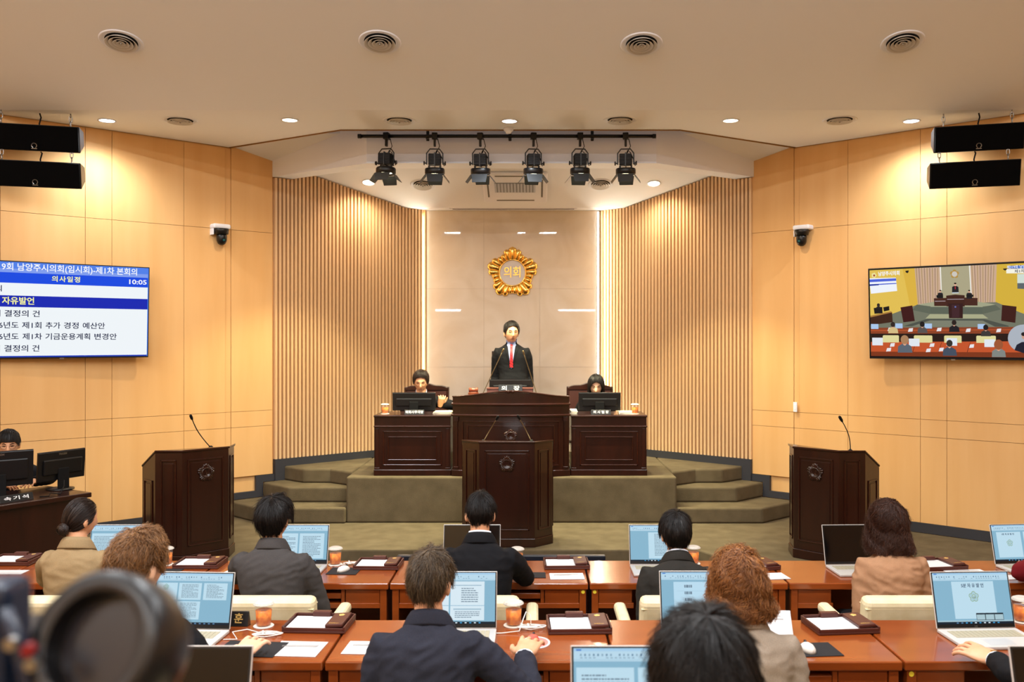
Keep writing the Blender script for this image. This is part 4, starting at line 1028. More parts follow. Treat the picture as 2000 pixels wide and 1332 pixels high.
# nameplate with one gold letter showing
def nameplate(label, loc, rz, w, h, txt, size, m_, fit=None, d=.05, spacing=1.0, xo=0):
    r = thing('nameplate', label, 'nameplate', loc, rz)
    MB().add([(-w/2, -d/2, 0), (w/2, -d/2, 0), (w/2, d/2, 0), (-w/2, d/2, 0), (-w/2, -.004, h), (w/2, -.004, h), (w/2, .004, h), (-w/2, .004, h)],
             [(0, 3, 2, 1), (4, 5, 6, 7), (0, 1, 5, 4), (1, 2, 6, 5), (2, 3, 7, 6), (3, 0, 4, 7)]).obj('plate', m_black, r, bevel=.002)
    an = math.atan2(h, d/2-.004)
    text('lettering', txt, size, m_, r, T(xo, -d/4-.003, h*.5) @ RX(an), bold=.010, extrude=.001, fit=fit, spacing=spacing)
    return r
p = atz(470, 1221, Z2)
nameplate('black nameplate with a gold letter behind the curly haired person\'s laptop', (p.x-.06, p.y, Z2+.0005), 0, .20, .065, '훈', .048, m_goldp, xo=.055)
# prompter television on the floor beyond the front desks
a0, a1 = at(775, 1084, 6.32), at(1183, 1084, 6.32)
t = thing('prompter_screen', 'long dark flat screen standing behind the front row desks', 'television', ((a0.x+a1.x)/2, 6.33, 0))
MB().box(-.715, .715, -.02, .03, .02, .712).obj('housing', mat('blue_black', '#141a24', .35), t, bevel=.006)
MB().box(-.70, .70, .03, .033, .04, .70).obj('display', m_screenoff, t)
for s_ in (-1, 1): MB().box(s_*.45-.03, s_*.45+.03, -.12, .14, 0, .02).obj('foot', m_black, t)

# ------------------------------------------------------------ things on the stage desks
SZ = .70+.665
def monitor(label, px0, px1, py, D, z, hgt, rz=0, w=None, arm=.11, mk=None, depth=.05):
    a0, a1 = at(px0, py, D), at(px1, py, D); w = w or (a1.x-a0.x); c = (a0+a1)/2
    r = thing('monitor', label, 'monitor', (c.x, D, z), rz); top_ = arm+hgt
    b = MB().box(-w/2, w/2, -.012, .012, arm, top_, RX(R(4))).obj('housing', m_black, r, bevel=.005)
    MB().box(-w/2+.04, w/2-.04, -.03, -.01, arm+.05, top_-.06, RX(R(4))).obj('back_bulge', m_black, r, bevel=.01)
    MB().box(-w/2+.008, w/2-.008, .012, .0135, arm+.012, top_-.008, RX(R(4))).obj('display', m_screenoff, r)
    MB().box(-w/2, w/2, -.006, .012, top_, top_+.004, RX(R(4))).obj('top_edge', m_black, r)
    MB().box(-.05, .05, -.05, -.03, .015, arm+.10).obj('neck', m_blackm, r, bevel=.004)
    MB().lathe([(0, .0), (.11, 0), (.11, .01), (.05, .018), (0, .018)], 28, caps=False).obj('foot', m_black, r, smooth=True)
    if mk: text('maker_lettering', mk, .022, m_chrome, b, RX(R(4)) @ T(0, -.0135, top_-.022) @ RX(PI/2), bold=.03)
    return r
monitor('black monitor on the desk of the person with the raised fist', 767, 851, 800, 10.40, SZ, .20, arm=.03)
monitor('black monitor on the desk of the person with long black hair', 1130, 1212, 800, 10.40, SZ, .20, arm=.03)
def stand_books(name, label, px, py, D, n, w=.21, d=.28, c='#d9d4cc'):
    p = at(px, py, D); r = thing(name, label, 'papers', (p.x, D, SZ+.0005))
    for k in range(n): MB().box(-w/2, w/2, -d/2, d/2, .009*k, .009*k+.008, RZ(R((k*7) % 5-2))).obj('sheaf', mat('paper_%d' % (k % 3), ('#e3ded4', '#cfc6a8', '#d8dbe4')[k % 3], .8), r)
stand_books('document_stack', 'stack of papers on the desk of the person with the raised fist', 867, 805, 10.45, 2)
stand_books('document_stack', 'cream stack of papers beside the monitor of the person with long black hair', 1120, 805, 10.45, 4, .075)
stand_books('document_stack', 'stack of papers beside the tea of the person with long black hair', 1222, 806, 10.42, 2, .16)
nameplate('black nameplate with six white letters before a monitor', (at(809.5, 808, 10.2).x, 10.20, SZ+.0005), 0, .218, .052, '의회사무국장', .036, m_letter, fit=.20)
nameplate('black nameplate with four white letters before a monitor', (at(1173.5, 808, 10.2).x, 10.20, SZ+.0005), 0, .218, .052, '의사팀장', .036, m_letter, fit=.17, spacing=1.4)
PZ = .70+.815
c0 = at(997, 757, 10.20)
t = thing('desk_shelf', 'low box with painted pinkish sheen on the presiding desk behind its nameplate', 'shelf', (at(996, 760, 10.3).x, 10.3, PZ)); MB().box(-.255, .255, -.05, .12, 0, .128).obj('box', mat('shelf_wood_sheen', '#7a4f48', .35), t, bevel=.004)  # pinkish sheen of the mahogany is put into the box and lid colours
MB().box(-.26, .26, -.055, .125, .128, .140).obj('lid', mat('shelf_wood_sheen2', '#6b4038', .3), t, bevel=.003)
nameplate('black nameplate with two wide set letters on the presiding desk', (at(997, 757, 10.2).x, 10.21, PZ+.100), 0, .265, .078, '의   장', .056, m_letter, fit=.20, d=.06)
MB().box(-.12, .12, -.028, .028, -.100, -.0005).obj('riser', m_mahog, bpy.data.objects[[o.name for o in bpy.data.objects if o.name.startswith('nameplate')][-1]])
monitor('low wide monitor before the standing person', 956, 1037, 748, 10.56, PZ, .20, arm=.02)
for px0, py0, px1, py1, lb in ((937, 766, 983, 683, 'thin gooseneck microphone beside the gavel'), (1052, 766, 1022, 687, 'thin gooseneck microphone on the side of the person with long black hair')):
    p0 = at(px0, py0, 10.2); p0.z = PZ; p1 = at(px1, py1, 10.12)
    r = thing('gooseneck_microphone', lb, 'microphone', p0, group='gooseneck microphones on the presiding desk')
    q1 = p1-p0; path = [Vector((0, 0, .01)).lerp(q1, k/6)+Vector((0, .03*math.sin(PI*k/6), 0)) for k in range(7)]
    MB().tube(path, .0045, 6).obj('stem', m_brass, r, smooth=True); MB().lathe([(0, 0), (.03, 0), (.03, .012), (.01, .02), (0, .02)], 16, caps=False).obj('base', m_blackm, r)
    d = (path[-1]-path[-2]).normalized(); MB().tube([q1-d*.035, q1-d*.03, q1+d*.01, q1+d*.015], [.006, .009, .009, .005], 8).obj('head', m_brass, r, smooth=True)
p = at(928, 767, 10.33)
t = thing('gavel', 'small wooden gavel lying on the presiding desk', 'gavel', (p.x-.02, 10.33, PZ+.085), R(10))
mg = mat('gavel_wood', '#7a3a22', .3, coat=.3)
MB().lathe([(0, -.05), (.026, -.05), (.028, -.035), (.022, -.03), (.022, .03), (.028, .035), (.026, .05), (0, .05)], 18, T(0, 0, .03) @ RY(PI/2), caps=False).obj('head', mg, t, smooth=True)
MB().tube([(0, .02, .03), (0, .16, .02)], [.007, .01], 8).obj('handle', mg, t, smooth=True)
MB().lathe([(0, -.085), (.06, -.085), (.06, .0), (.05, .004), (0, .004)], 20, T(0, 0, -.0), caps=False).obj('sound_block', mg, t, smooth=False)

# brown leather chairs on the stage
def big_chair(label, x, D, ztop, w=.56, sz=.46):
    r = thing('executive_chair', label, 'chair', (x, D, .70), PI, group='brown leather chairs on the stage')
    h = w/2; zt = ztop-.70
    MB().box(-h, h, -.25, .25, sz-.10, sz).obj('seat', m_leather, r, bevel=.03, seg=3)
    b = MB().box(-h, h, -.33, -.24, sz-.02, zt).obj('backrest', m_leather, r, bevel=.02, seg=3)
    MB().box(-h-.012, -h+.02, -.345, -.235, .42, zt+.01).obj('back_post', m_mahog, r, bevel=.006); MB().box(h-.02, h+.012, -.345, -.235, .42, zt+.01).obj('back_post', m_mahog, r, bevel=.006)
    cr_ = MB(); n = 14
    cr_.prism([(-h+2*h*k/n, zt-.03) for k in range(n+1)]+[(h-2*h*k/n, zt+.0+.05*math.sin(PI*k/n)+.008*math.sin(5*PI*k/n)) for k in range(n+1)], -.23, -.34, Matrix(((1, 0, 0, 0), (0, 0, 1, 0), (0, 1, 0, 0), (0, 0, 0, 1)))).obj('carved_crest', m_mahog, r, bevel=.006)
    for s_ in (-1, 1): MB().box(s_*(h+.075)-.03, s_*(h+.075)+.03, -.25, .10, sz+.06, sz+.10).obj('armrest', m_leather, r, bevel=.015); MB().box(s_*(h+.075)-.02, s_*(h+.075)+.02, -.05, .03, sz-.06, sz+.06).box(*sorted((s_*(h-.02), s_*(h+.075))), -.05, .03, sz-.08, sz-.05).obj('arm_support', m_mahog, r)
    MB().tube([(0, 0, .05), (0, 0, sz-.09)], .03, 10).obj('column', m_black, r)
    for k in range(5): MB().box(-.02, .02, 0, .28, .0, .07, RZ(k*2*PI/5)).obj('base_spoke', m_black, r, bevel=.008)
big_chair('brown leather chair behind the person with the raised fist', at(829, 760, 11.05).x, 11.02, at(829, 757, 11.35).z, .52, .34)
big_chair('brown leather chair with carved crest behind the person with long black hair', at(1154, 760, 11.05).x, 11.02, at(1154, 756, 11.35).z, .54, .34)
big_chair('tall brown chair behind the standing person', at(992, 700, 11.8).x, 11.48, at(966, 687, 11.8).z, .38)

# ------------------------------------------------------------ stenographer's desk with two monitors
A = Vector((-3.67, 7.61, .2)); an = math.atan2(.61, .386)
sd_ = thing('stenographer_desk', 'dark brown desk with two monitors beside the agenda television wall', 'desk', A, an)
# local: x along the front edge (0 at the far corner, negative towards the near end), y into the desk
MB().box(-1.5, .02, 0, .66, .69, .73).obj('desk_top', m_mahog, sd_, bevel=.006)
MB().box(-1.47, -.005, .04, .065, .0, .69).obj('front_panel', m_mahog, sd_); MB().box(-.03, -.005, .065, .58, 0, .69).obj('side_panel', m_mahog, sd_); MB().box(-1.47, -1.445, .065, .58, 0, .69).obj('side_panel', m_mahog, sd_)
def loc_s(x, y, z=.9305): v = RZ(an) @ Vector((x, y, 0)); return (A.x+v.x, A.y+v.y, z)
def monitor2(label, x, y, rz, w, hgt, arm):
    r = monitor(label, 0, 1, 0, 1, 0, hgt, rz=rz, w=w, arm=arm, mk='TRIGEM'); r.location = (x, y, .9305)
monitor2('black monitor with maker lettering at the far end of the stenographer desk', -4.0, 7.78, R(64), .44, .24, .085)
monitor2('black monitor before the face of the stenographer', -4.27, 7.34, R(42), .50, .28, .09)
nameplate('black nameplate with white letters on the stenographer desk', loc_s(-.55, .10), an, .26, .055, '속기석', .032, m_letter, fit=.19, spacing=1.3)
o = MB().tube([(0, 0, .004), (.06, -.03, .004), (.10, .02, .02), (.16, -.02, .004), (.22, .03, .06), (.25, .08, .10)], .004, 6).obj('power_cable', m_blackm, smooth=True); o.location = loc_s(-.35, .12); o.rotation_euler = (0, 0, an); tag(o, 'loose black cable on the stenographer desk', 'cable')
# ------------------------------------------------------------ people
m_skin = mat('skin', '#d9a27e', .5, col2='#cf9670', scale=(20, 20, 20), bump=.03, bscale=(300, 300, 300))
m_skin2 = mat('skin_light', '#e6b898', .5, col2='#dcab89', scale=(20, 20, 20))
m_lips = mat('lips', '#a85a4c', .5); m_eye = mat('eye_dark', '#1a1210', .25); m_eyew = mat('eye_white', '#cbb8a8', .3)
def hairmat(n, a, b, rough=.42): return mat('hair_'+n, a, rough, col2=b, island=True, lo=.0, hi=1.0, spec=.4)
h_black = hairmat('black', '#100c0b', '#221a17'); h_dark = hairmat('dark_brown', '#1a110e', '#33231c'); h_ash = hairmat('ash', '#2a2019', '#6a563f', .4)
h_curly = hairmat('light_brown', '#53371f', '#976a3f', .42); h_auburn = hairmat('auburn', '#5a321a', '#a8703f', .40); h_brown = hairmat('brown', '#2b1812', '#4f2e20')
def cloth(n, c, c2=None, sc=900): return mat('cloth_'+n, c, .85, col2=c2, scale=(240, 240, 240), bump=.25, bscale=(sc, sc, sc), spec=.2, lo=.3, hi=.7)
c_black = cloth('black', '#0f0f13'); c_char = cloth('charcoal', '#3d3a3b', '#45413f'); c_navy = cloth('navy', '#23242e', '#2a2b36'); c_dark = cloth('dark', '#24221f', '#2c2926')
c_beige = cloth('beige', '#8a7454', '#947d5c'); c_peach = cloth('peach', '#9c7558', '#a67d5e'); c_grey = cloth('greige', '#87796a', '#948677'); c_red = cloth('red', '#6a1018')
c_white = cloth('white_shirt', '#dfe2ec'); c_blue = cloth('blue_shirt', '#8f9bc6'); c_trous = cloth('trousers', '#17171b')

def evalmesh(m, vox, smooth, name):
    me = m.mesh('tmp'); o = bpy.data.objects.new('tmp', me); COL.objects.link(o)
    a = o.modifiers.new('r', 'REMESH'); a.mode = 'VOXEL'; a.voxel_size = vox; a.use_smooth_shade = True
    if smooth: s = o.modifiers.new('s', 'SMOOTH'); s.factor = .5; s.iterations = smooth
    dg = bpy.context.evaluated_depsgraph_get(); dg.update()
    out = bpy.data.meshes.new_from_object(o.evaluated_get(dg)); out.name = name
    bpy.data.objects.remove(o); bpy.data.meshes.remove(me)
    out.polygons.foreach_set('use_smooth', [True]*len(out.polygons))
    return out
def folds(me, amp, seed, fx=9, fz=24):
    co = np.empty(len(me.vertices)*3); me.vertices.foreach_get('co', co); co = co.reshape(-1, 3)
    no = np.array([v.normal[:] for v in me.vertices]); sh = seed*3.7
    d = np.array([noise.noise(Vector((p[0]*fx+sh, p[1]*fx, p[2]*fz+p[0]*7*(1 if seed % 2 else -1))))*.7+noise.noise(Vector((p[0]*fx*2+sh, p[1]*fx*2.2+5, p[2]*fz*.8-p[0]*14)))*.3 for p in co])
    d = -np.abs(d)*2+.5
    co += no*(d*amp)[:, None]; me.vertices.foreach_set('co', co.reshape(-1)); me.update()
def sring(c, ex, ey, rx, ry, n=24, p=2.4):
    o = []
    for k in range(n):
        a = 2*PI*k/n; ca, sa = math.cos(a), math.sin(a)
        o.append(c+ex*(rx*math.copysign(abs(ca)**(2/p), ca))+ey*(ry*math.copysign(abs(sa)**(2/p), sa)))
    return o
def head_geo(m, M, hs):
    nu, nv = 40, 30; rings = []
    for j in range(nv+1):
        el = max(min(-PI/2+PI*j/nv, PI/2-.03), -PI/2+.03); ring = []
        for k in range(nu):
            a = 2*PI*k/nu; sx, sy, sz = math.cos(el)*math.cos(a), math.cos(el)*math.sin(a), math.sin(el)
            x, y, z = .074*sx, (.092 if sy > 0 else .098)*sy, .116*sz
            t = min(max((-z-.015)/.10, 0), 1)
            x *= 1-.32*t**1.3; y *= (1-.50*t) if y < 0 else (1-.06*t)
            if sy > 0:
                f = sy
                g = lambda u, s_: math.exp(-(u/s_)**2)
                y += f*(.026*g(x, .012)*(g(z+.030, .016)+.5*g(z+.008, .018))-.010*g(abs(x)-.031, .015)*g(z-.008, .013)+.005*g(z-.030, .009)*g(x, .05)
                        + .006*g(z+.060, .010)*g(x, .024)-.004*g(z+.076, .006)*g(x, .02)+.007*g(z+.100, .014)*g(x, .02)-.004*g(abs(x)-.05, .02)*g(z+.05, .03))
            ring.append(M @ (Vector((x, y, z))*hs))
        rings.append(ring)
    m.loft(rings)
    for s_ in (-1, 1):
        m.ell((0, 0, 0), (.010*hs, .021*hs, .032*hs), 12, 8, M @ T(s_*.077*hs, -.010*hs, -.014*hs) @ RZ(s_*R(18)) @ RX(R(-8)))
def hand_geo(m, W, fwd, up, side, curl, s=1.0, spread=1.0, thumb=1.0):
    fwd = fwd.normalized(); up = (up-fwd*up.dot(fwd)).normalized(); ex = fwd.cross(up)
    M = Matrix(((ex.x, fwd.x, up.x, W.x), (ex.y, fwd.y, up.y, W.y), (ex.z, fwd.z, up.z, W.z), (0, 0, 0, 1)))
    rg = lambda y, w_, h_: [M @ Vector((s*w_*math.cos(a), s*y, s*h_*math.sin(a))) for a in [2*PI*k/12 for k in range(12)]]
    m.loft([rg(-.03, .026, .021), rg(0, .030, .021), rg(.035, .041, .019), rg(.075, .043, .017), rg(.092, .040, .012)])
    for i, (xi, L) in enumerate(((-.034, .070), (-.0115, .079), (.0115, .074), (.034, .058))):
        p = Vector((-side*-xi*1.0, .086, .0)) if False else Vector((side*xi, .086, .001)); an = R(6); path = [p-Vector((0, .02, 0)), p.copy()]
        for k, f in enumerate((.44, .32, .24)):
            an -= curl*(.5, .9, .7)[k]; d = Vector((side*xi*spread*3.0*.9, 0, 0))
            v = Vector((side*xi*spread*3.6, math.cos(an), math.sin(an))).normalized(); p = p+v*L*f; path.append(p.copy())
        m.tube([M @ (q_*s) for q_ in path], [.0092*s, .0092*s, .0086*s, .0080*s, .0066*s], 8)
    b = Vector((-side*.030, .015, -.004)); v1 = Vector((-side*.62*thumb, .75, -.25)).normalized(); v2 = Vector((-side*.25*thumb, .93, -.3)).normalized()
    m.tube([M @ (q_*s) for q_ in (b, b+v1*.04, b+v1*.04+v2*.03, b+v1*.04+v2*.052)], [.013*s, .0115*s, .010*s, .0075*s], 8)
def ik(S, H, a, b, pole):
    v = H-S; d = min(v.length, (a+b)*.995); v.normalize()
    x = (a*a-b*b+d*d)/(2*d); h = math.sqrt(max(0, a*a-x*x)); p = pole-v*pole.dot(v); p.normalize()
    return S+v*x+p*h, S+v*d

def slerp(a, b, s):
    a = a.normalized(); b = b.normalized(); w_ = math.acos(max(-1, min(1, a.dot(b))))
    if w_ < 1e-4: return a.copy()
    return (a*math.sin((1-s)*w_)+b*math.sin(s*w_))/math.sin(w_)
KEYS_M = [(0, 42), (40, 34), (58, 14), (72, -14), (84, 2), (100, 4), (112, -20), (130, -44), (180, -50)]
KEYS_F = [(0, 46), (40, 36), (58, 18), (72, -4), (90, 0), (105, -18), (130, -42), (180, -48)]
KEYS_L = [(0, 40), (35, 30), (52, 12), (66, -8), (90, -12), (180, -14)]
def hair_obj(name, m_, parent, M, hs, keys=KEYS_M, thick=(.020, .022, .008), crown=(180, 66), hang=None, n=1700, sl=.34, rad=.0011, wave=(0, 4), lift=.006, clump=.005, seed=1, capn=.004, bun=None, drift=.10, bumpf=26, front=0.0, azwave=0.0):
    rd = np.random.RandomState(seed)
    ca, ce_ = R(crown[0]), R(crown[1]); d0 = Vector((math.sin(ca)*math.cos(ce_), math.cos(ca)*math.cos(ce_), math.sin(ce_)))
    NA_, K = 72, 18; KH = 12 if hang else 0
    a_, b_, c_ = .0755, .0975, .117
    P = np.zeros((NA_, K+KH, 3)); N = np.zeros_like(P)
    kz = [k for k, _ in keys]; ke = [e for _, e in keys]
    for i in range(NA_):
        az = -180+360*i/NA_; el = R(float(np.interp(abs(az), kz, ke))); az = R(az)
        dE = Vector((math.sin(az)*math.cos(el), math.cos(az)*math.cos(el), math.sin(el)))
        for k in range(K):
            s = k/(K-1); d = slerp(d0, dE, s)
            t = float(np.interp(s, (0, .55, 1), thick))
            if front and d.y > 0: t += front*max(0, d.y)*max(0, d.z)
            nn = Vector((d.x/a_, d.y/b_, d.z/c_)).normalized()
            back = 1.0
            p = Vector((d.x*a_, d.y*b_, d.z*c_)); 
            if p.z < -.015 and p.y < 0: tt = min((-p.z-.015)/.10, 1); p.y *= 1-.38*tt; p.x *= 1-.22*tt
            p = p+nn*t
            P[i, k] = p; N[i, k] = nn
        if hang:
            L, fl, ci = hang(math.degrees(az)); fz_ = min(1, max(0, (abs(math.degrees(az))-46)/16)); L = .004+L*fz_; fl *= fz_; ci *= fz_; pe = Vector(P[i, K-1]); o = Vector((math.sin(az), math.cos(az), 0))
            for h in range(KH):
                u = (h+1)/KH
                P[i, K+h] = pe+o*(fl*math.sin(u*PI*.62)-ci*max(0, u-.62)*2.6)*1.0+Vector((0, 0, -L*u)); N[i, K+h] = o
    KT = K+KH
    # cap
    cap = P.copy()
    for i in range(NA_):
        for k in range(KT):
            q_ = P[i, k]; dn = noise.noise(Vector((q_[0]*bumpf+seed, q_[1]*bumpf, q_[2]*bumpf)))
            cap[i, k] = q_+N[i, k]*(capn*max(dn, -.25)*(1 if k > 0 else 0)-.0065)
    vs_ = cap.reshape(-1, 3).tolist(); fs = []
    for i in range(NA_):
        j = (i+1) % NA_
        for k in range(KT-1): fs.append((i*KT+k, i*KT+k+1, j*KT+k+1, j*KT+k))
    # strands
    J = 7 if not hang else 10
    az = rd.rand(n)*NA_; s0 = (rd.rand(n)**.8)*(1-sl*.55); ln = sl*(.7+.6*rd.rand(n)); u = np.linspace(0, 1, J)
    S = np.clip(s0[:, None]+ln[:, None]*u[None], 0, 1)*(KT-1.001)
    ph = rd.rand(n)*6.28
    AZ = (az[:, None]+rd.randn(n)[:, None]*drift*NA_/6.28*u[None]+azwave*np.sin(S*.9+az[:, None]*.5)) % NA_
    i0 = np.floor(AZ).astype(int) % NA_; i1 = (i0+1) % NA_; fa = (AZ-np.floor(AZ))[..., None]; k0 = np.floor(S).astype(int); fk = (S-k0)[..., None]; k1 = np.minimum(k0+1, KT-1)
    bl = lambda A_: (A_[i0, k0]*(1-fa)+A_[i1, k0]*fa)*(1-fk)+(A_[i0, k1]*(1-fa)+A_[i1, k1]*fa)*fk
    C = bl(P); Nn = bl(N); Nn /= np.linalg.norm(Nn, axis=2, keepdims=True)+1e-9
    ck = rd.randn(40); cl = np.interp((az*.55+s0*9) % 39, np.arange(40), ck)
    off = (rd.rand(n)*.006-.005)[:, None]+lift*rd.rand(n)[:, None]*u[None]**1.5+clump*cl[:, None]*(.3+.7*u[None])
    tg = np.gradient(C, axis=1); tg /= np.linalg.norm(tg, axis=2, keepdims=True)+1e-9
    Bn = np.cross(tg, Nn); Bn /= np.linalg.norm(Bn, axis=2, keepdims=True)+1e-9
    wv = wave[0]*np.sin(wave[1]*S*.35+np.round(ph[:, None]*2)/2*1.0+cl[:, None]*2)
    C = C+Nn*off[..., None]+Bn*wv[..., None]+Nn*(wave[0]*.7*np.cos(wave[1]*S*.35+ph[:, None]))[..., None]
    rr = rad*(1-.75*u)[None, :, None]*(.7+.6*rd.rand(n))[:, None, None]
    ring = np.stack([C+Nn*rr*math.cos(t)+Bn*rr*math.sin(t) for t in (0, 2.094, 4.189)], axis=2)      # n,J,3,3
    base = len(vs_); vs_ += ring.reshape(-1, 3).tolist()
    g = (base+np.arange(n)[:, None]*J*3+np.arange(J-1)[None]*3)
    quads = []
    for a in range(3):
        b = (a+1) % 3; quads.append(np.stack([g+a, g+b, g+3+b, g+3+a], axis=2).reshape(-1, 4))
    fs += [tuple(x) for x in np.concatenate(quads).tolist()]
    mb = MB(); mb.v = [tuple(p) for p in vs_]; mb.f = fs
    if bun:
        bc, br = Vector(bun[0]), bun[1]
        mb.ell(bc, (br, br*.85, br*1.05), 18, 12)
        for k in range(46):
            ang = rd.rand()*6.28; tl = rd.rand()*2.6; pts = []
            ax = Vector((math.cos(ang)*.5, -1, math.sin(ang)*.5)).normalized(); e1 = ax.orthogonal().normalized(); e2 = ax.cross(e1); rr_ = br*(.55+.5*rd.rand())
            for j in range(12): a = j*.42+tl; pts.append(bc+ax*(br*math.sqrt(max(0, 1.1-(rr_/br)**2))*.9)+(e1*math.cos(a)+e2*math.sin(a))*rr_)
            mb.tube(pts, .0016, 3)
    mb.v = [tuple(M @ (Vector(p)*hs)) for p in mb.v]
    return mb.obj(name, m_, parent, smooth=True)

WR = []
def person(label, root, rz, head, jacket, jname='jacket', hair=None, hmat=None, yaw=0, pitch=0, roll=0, sw=.185, hs=1.0, hands=(None, None), pz=.56, syaw=0, bulge=.03, lean=0, skin=None, shirt=None, front=None, tie=None,
           curl=.55, standing=False, depth=1.0, fold=.006, seed=1, vox=.0068, cuff=None, glasses=False, face=False, hs_hand=1.0, hup=(None, None), collar=True, width=1.0, shoulder_z=0.0, handdir=(None, None), pole=(None, None), desk=None):
    skin = skin or m_skin
    root = Vector(root); RI = RZ(-rz)
    def L(p): return RI @ (Vector(p)-root)
    Hc = L(head); HM = T(*Hc) @ RZ(R(yaw)) @ RX(R(pitch)) @ RY(R(roll))
    neck_top = HM @ Vector((0, -.022*hs, -.060*hs))
    N = Hc+Vector((0, -.042, -.152*hs)); N.z += shoulder_z
    N = N+Vector((0, -lean, 0))
    Pv = Vector((0, 0, pz))
    mid = (Pv+N)/2+Vector((0, -bulge-.03, 0))
    def sp(t): return Pv*(1-t)**2+mid*(2*t*(1-t))+N*t*t if t >= 0 else Pv+(Pv-mid)*(-t)*1.4
    eys = Vector((0, 1, 0))
    def fr(t):
        a = R(syaw)*max(0, min(1, t)); ex = Vector((math.cos(a), math.sin(a), 0)); tg = (sp(min(1, t+.03))-sp(max(0, t-.03))).normalized(); ey = tg.cross(ex).normalized()
        return ex, ey
    lev = [(-.16, .165, .125), (-.04, .178, .132), (.12, .176, .130), (.32, .170, .120), (.52, .180, .122), (.70, .192, .124), (.81, .194, .114), (.885, .172, .098), (.945, .118, .082), (1.0, .074, .068)]
    k_ = sw/.192*width
    def rings(f, add): return [sring(sp(t), *fr(t), (w_*k_+add)*f, (d_*depth+add)*f) for t, w_, d_ in lev]
    body, jk, tr = MB(), MB(), MB()
    head_geo(body, HM, hs); body.tube([N-Vector((0, 0, .05)), N+Vector((0, .004, .02)), neck_top, HM @ Vector((0, 0, -.03*hs))], [.060, .056, .054*hs, .045*hs], 16)
    body.loft(rings(.85, 0)); jk.loft(rings(1.0, .006))
    wr = []
    for i, s_ in enumerate((-1, 1)):
        ex, ey = fr(.83); S = sp(.81)+ex*(s_*(sw*width-.008))
        H = hands[i]; H = L(H) if H is not None else Vector((s_*.14, .46, .80)) if not standing else S+Vector((s_*.035, .03, -.56))
        po = Vector(pole[i]) if pole[i] else Vector((s_*.22, -.5, -1.0)) if (not standing and H.z < .66) else Vector((s_*.75, -.35, -1.0)) if not standing else Vector((s_*.12, -1, -.2))
        E, W = ik(S, H, .295*hs, .265*hs, po)
        if desk:                                # swing the elbow outwards until the sleeve clears the desk top
            ax = (H-S).normalized(); p0 = (po-ax*po.dot(ax)).normalized(); best = None
            for k in range(37):
                E1, W1 = ik(S, H, .295*hs, .265*hs, Matrix.Rotation(-s_*R(4*k), 3, ax) @ p0 if (Matrix.Rotation(-s_*R(10), 3, ax) @ p0).z > p0.z else Matrix.Rotation(s_*R(4*k), 3, ax) @ p0)
                c_ = min([q_.z-rr_-desk[1] for q_, rr_ in [(E1.lerp(W1, f/8), .055-.012*f/8) for f in range(9)]+[(S.lerp(E1, f/6), .058) for f in range(2, 7)] if q_.y+rr_ > desk[0]] or [1])
                if best is None or c_ > best[0]: best = (c_, E1, W1)
                if c_ > -.004: break
            E, W = best[1], best[2]
        jk.tube([S-ex*(s_*.07)+Vector((0, 0, -.01)), S-ex*(s_*.012), S+(E-S)*.22, S+(E-S)*.6, E, E+(W-E)*.35, E+(W-E)*.93], [.058, .069, .066, .058, .054, .051, .043], 14)
        body.tube([S-ex*(s_*.06), S, S+(E-S)*.5, E, W-(W-E)*.1, W], [.032, .036, .034, .034, .028, .026], 10)
        fw = (W-E).normalized(); 
        hd = Vector(handdir[i]) if handdir[i] else Vector((fw.x*.6, fw.y, fw.z*.25 if not standing else fw.z))
        up = Vector(hup[i]) if hup[i] else (Vector((0, 0, 1)) if not standing else Vector((s_, 0, .2)))
        hand_geo(body, W, hd, up, s_, curl, hs_hand); wr.append((E, W, hd))
    for s_ in (-1, 1):
        hp = Vector((s_*.09, .02, pz-.02))
        if standing: kn = Vector((s_*.10, .03, .48)); ak = Vector((s_*.10, 0, .09))
        else: kn = Vector((s_*.12, .41, pz-.07)); ak = Vector((s_*.12, .40, .10))
        ft = ak+Vector((s_*.02, .14, -.055))
        for mb, f in ((body, .78), (tr, 1.0)): mb.tube([hp, hp+(kn-hp)*.5, kn, kn+(ak-kn)*.5, ak], [.092*f, .085*f, .066*f, .060*f, .048*f], 12)
        body.tube([ak, ak+Vector((0, .03, -.04)), ft], [.038, .042, .030], 10)
        if True:
            sh = MB().tube([ak+Vector((0, -.04, -.05)), ak+Vector((0, .03, -.045)), ft, ft+Vector((0, .06, -.004))], [.036, .046, .040, .026], 10)
            wr.append(sh)
    tr.ell((0, 0, pz-.02), (.17, .13, .11), 16, 10)
    me = evalmesh(body, vox, 1, 'person'); me.materials.clear(); me.materials.append(skin)
    o = link('person', me); o.location = root; o.rotation_euler = (0, 0, rz); tag(o, label, 'person')
    jm = evalmesh(jk, .0095, 3, jname); folds(jm, fold, seed); jm.materials.clear(); jm.materials.append(jacket); jo = link(jname, jm, o)
    tm = evalmesh(tr, .014, 2, 'trousers'); tm.materials.clear(); tm.materials.append(c_trous); link('trousers', tm, o)
    for sh in wr[2:]: sh.obj('shoe', m_black, o, smooth=True)
    # collar
    ex, ey = fr(.98); tg = Vector((0, .12, 1)).normalized()
    def cring(r, dz, sc=1.0, n=28): return [N+ex*(r*math.cos(2*PI*k/n))+ey*(r*.94*math.sin(2*PI*k/n))+Vector((0, 0, dz-(.030 if math.sin(2*PI*k/n) > 0 else 0)*max(0, math.sin(2*PI*k/n)))) for k in range(n)]
    if collar:
        MB().loft([cring(.066, .0), cring(.067, .046), cring(.071, .050), cring(.086, .028), cring(.104, -.010), cring(.106, -.018), cring(.098, -.018)], caps=False).obj('collar', jacket, jo, smooth=True)
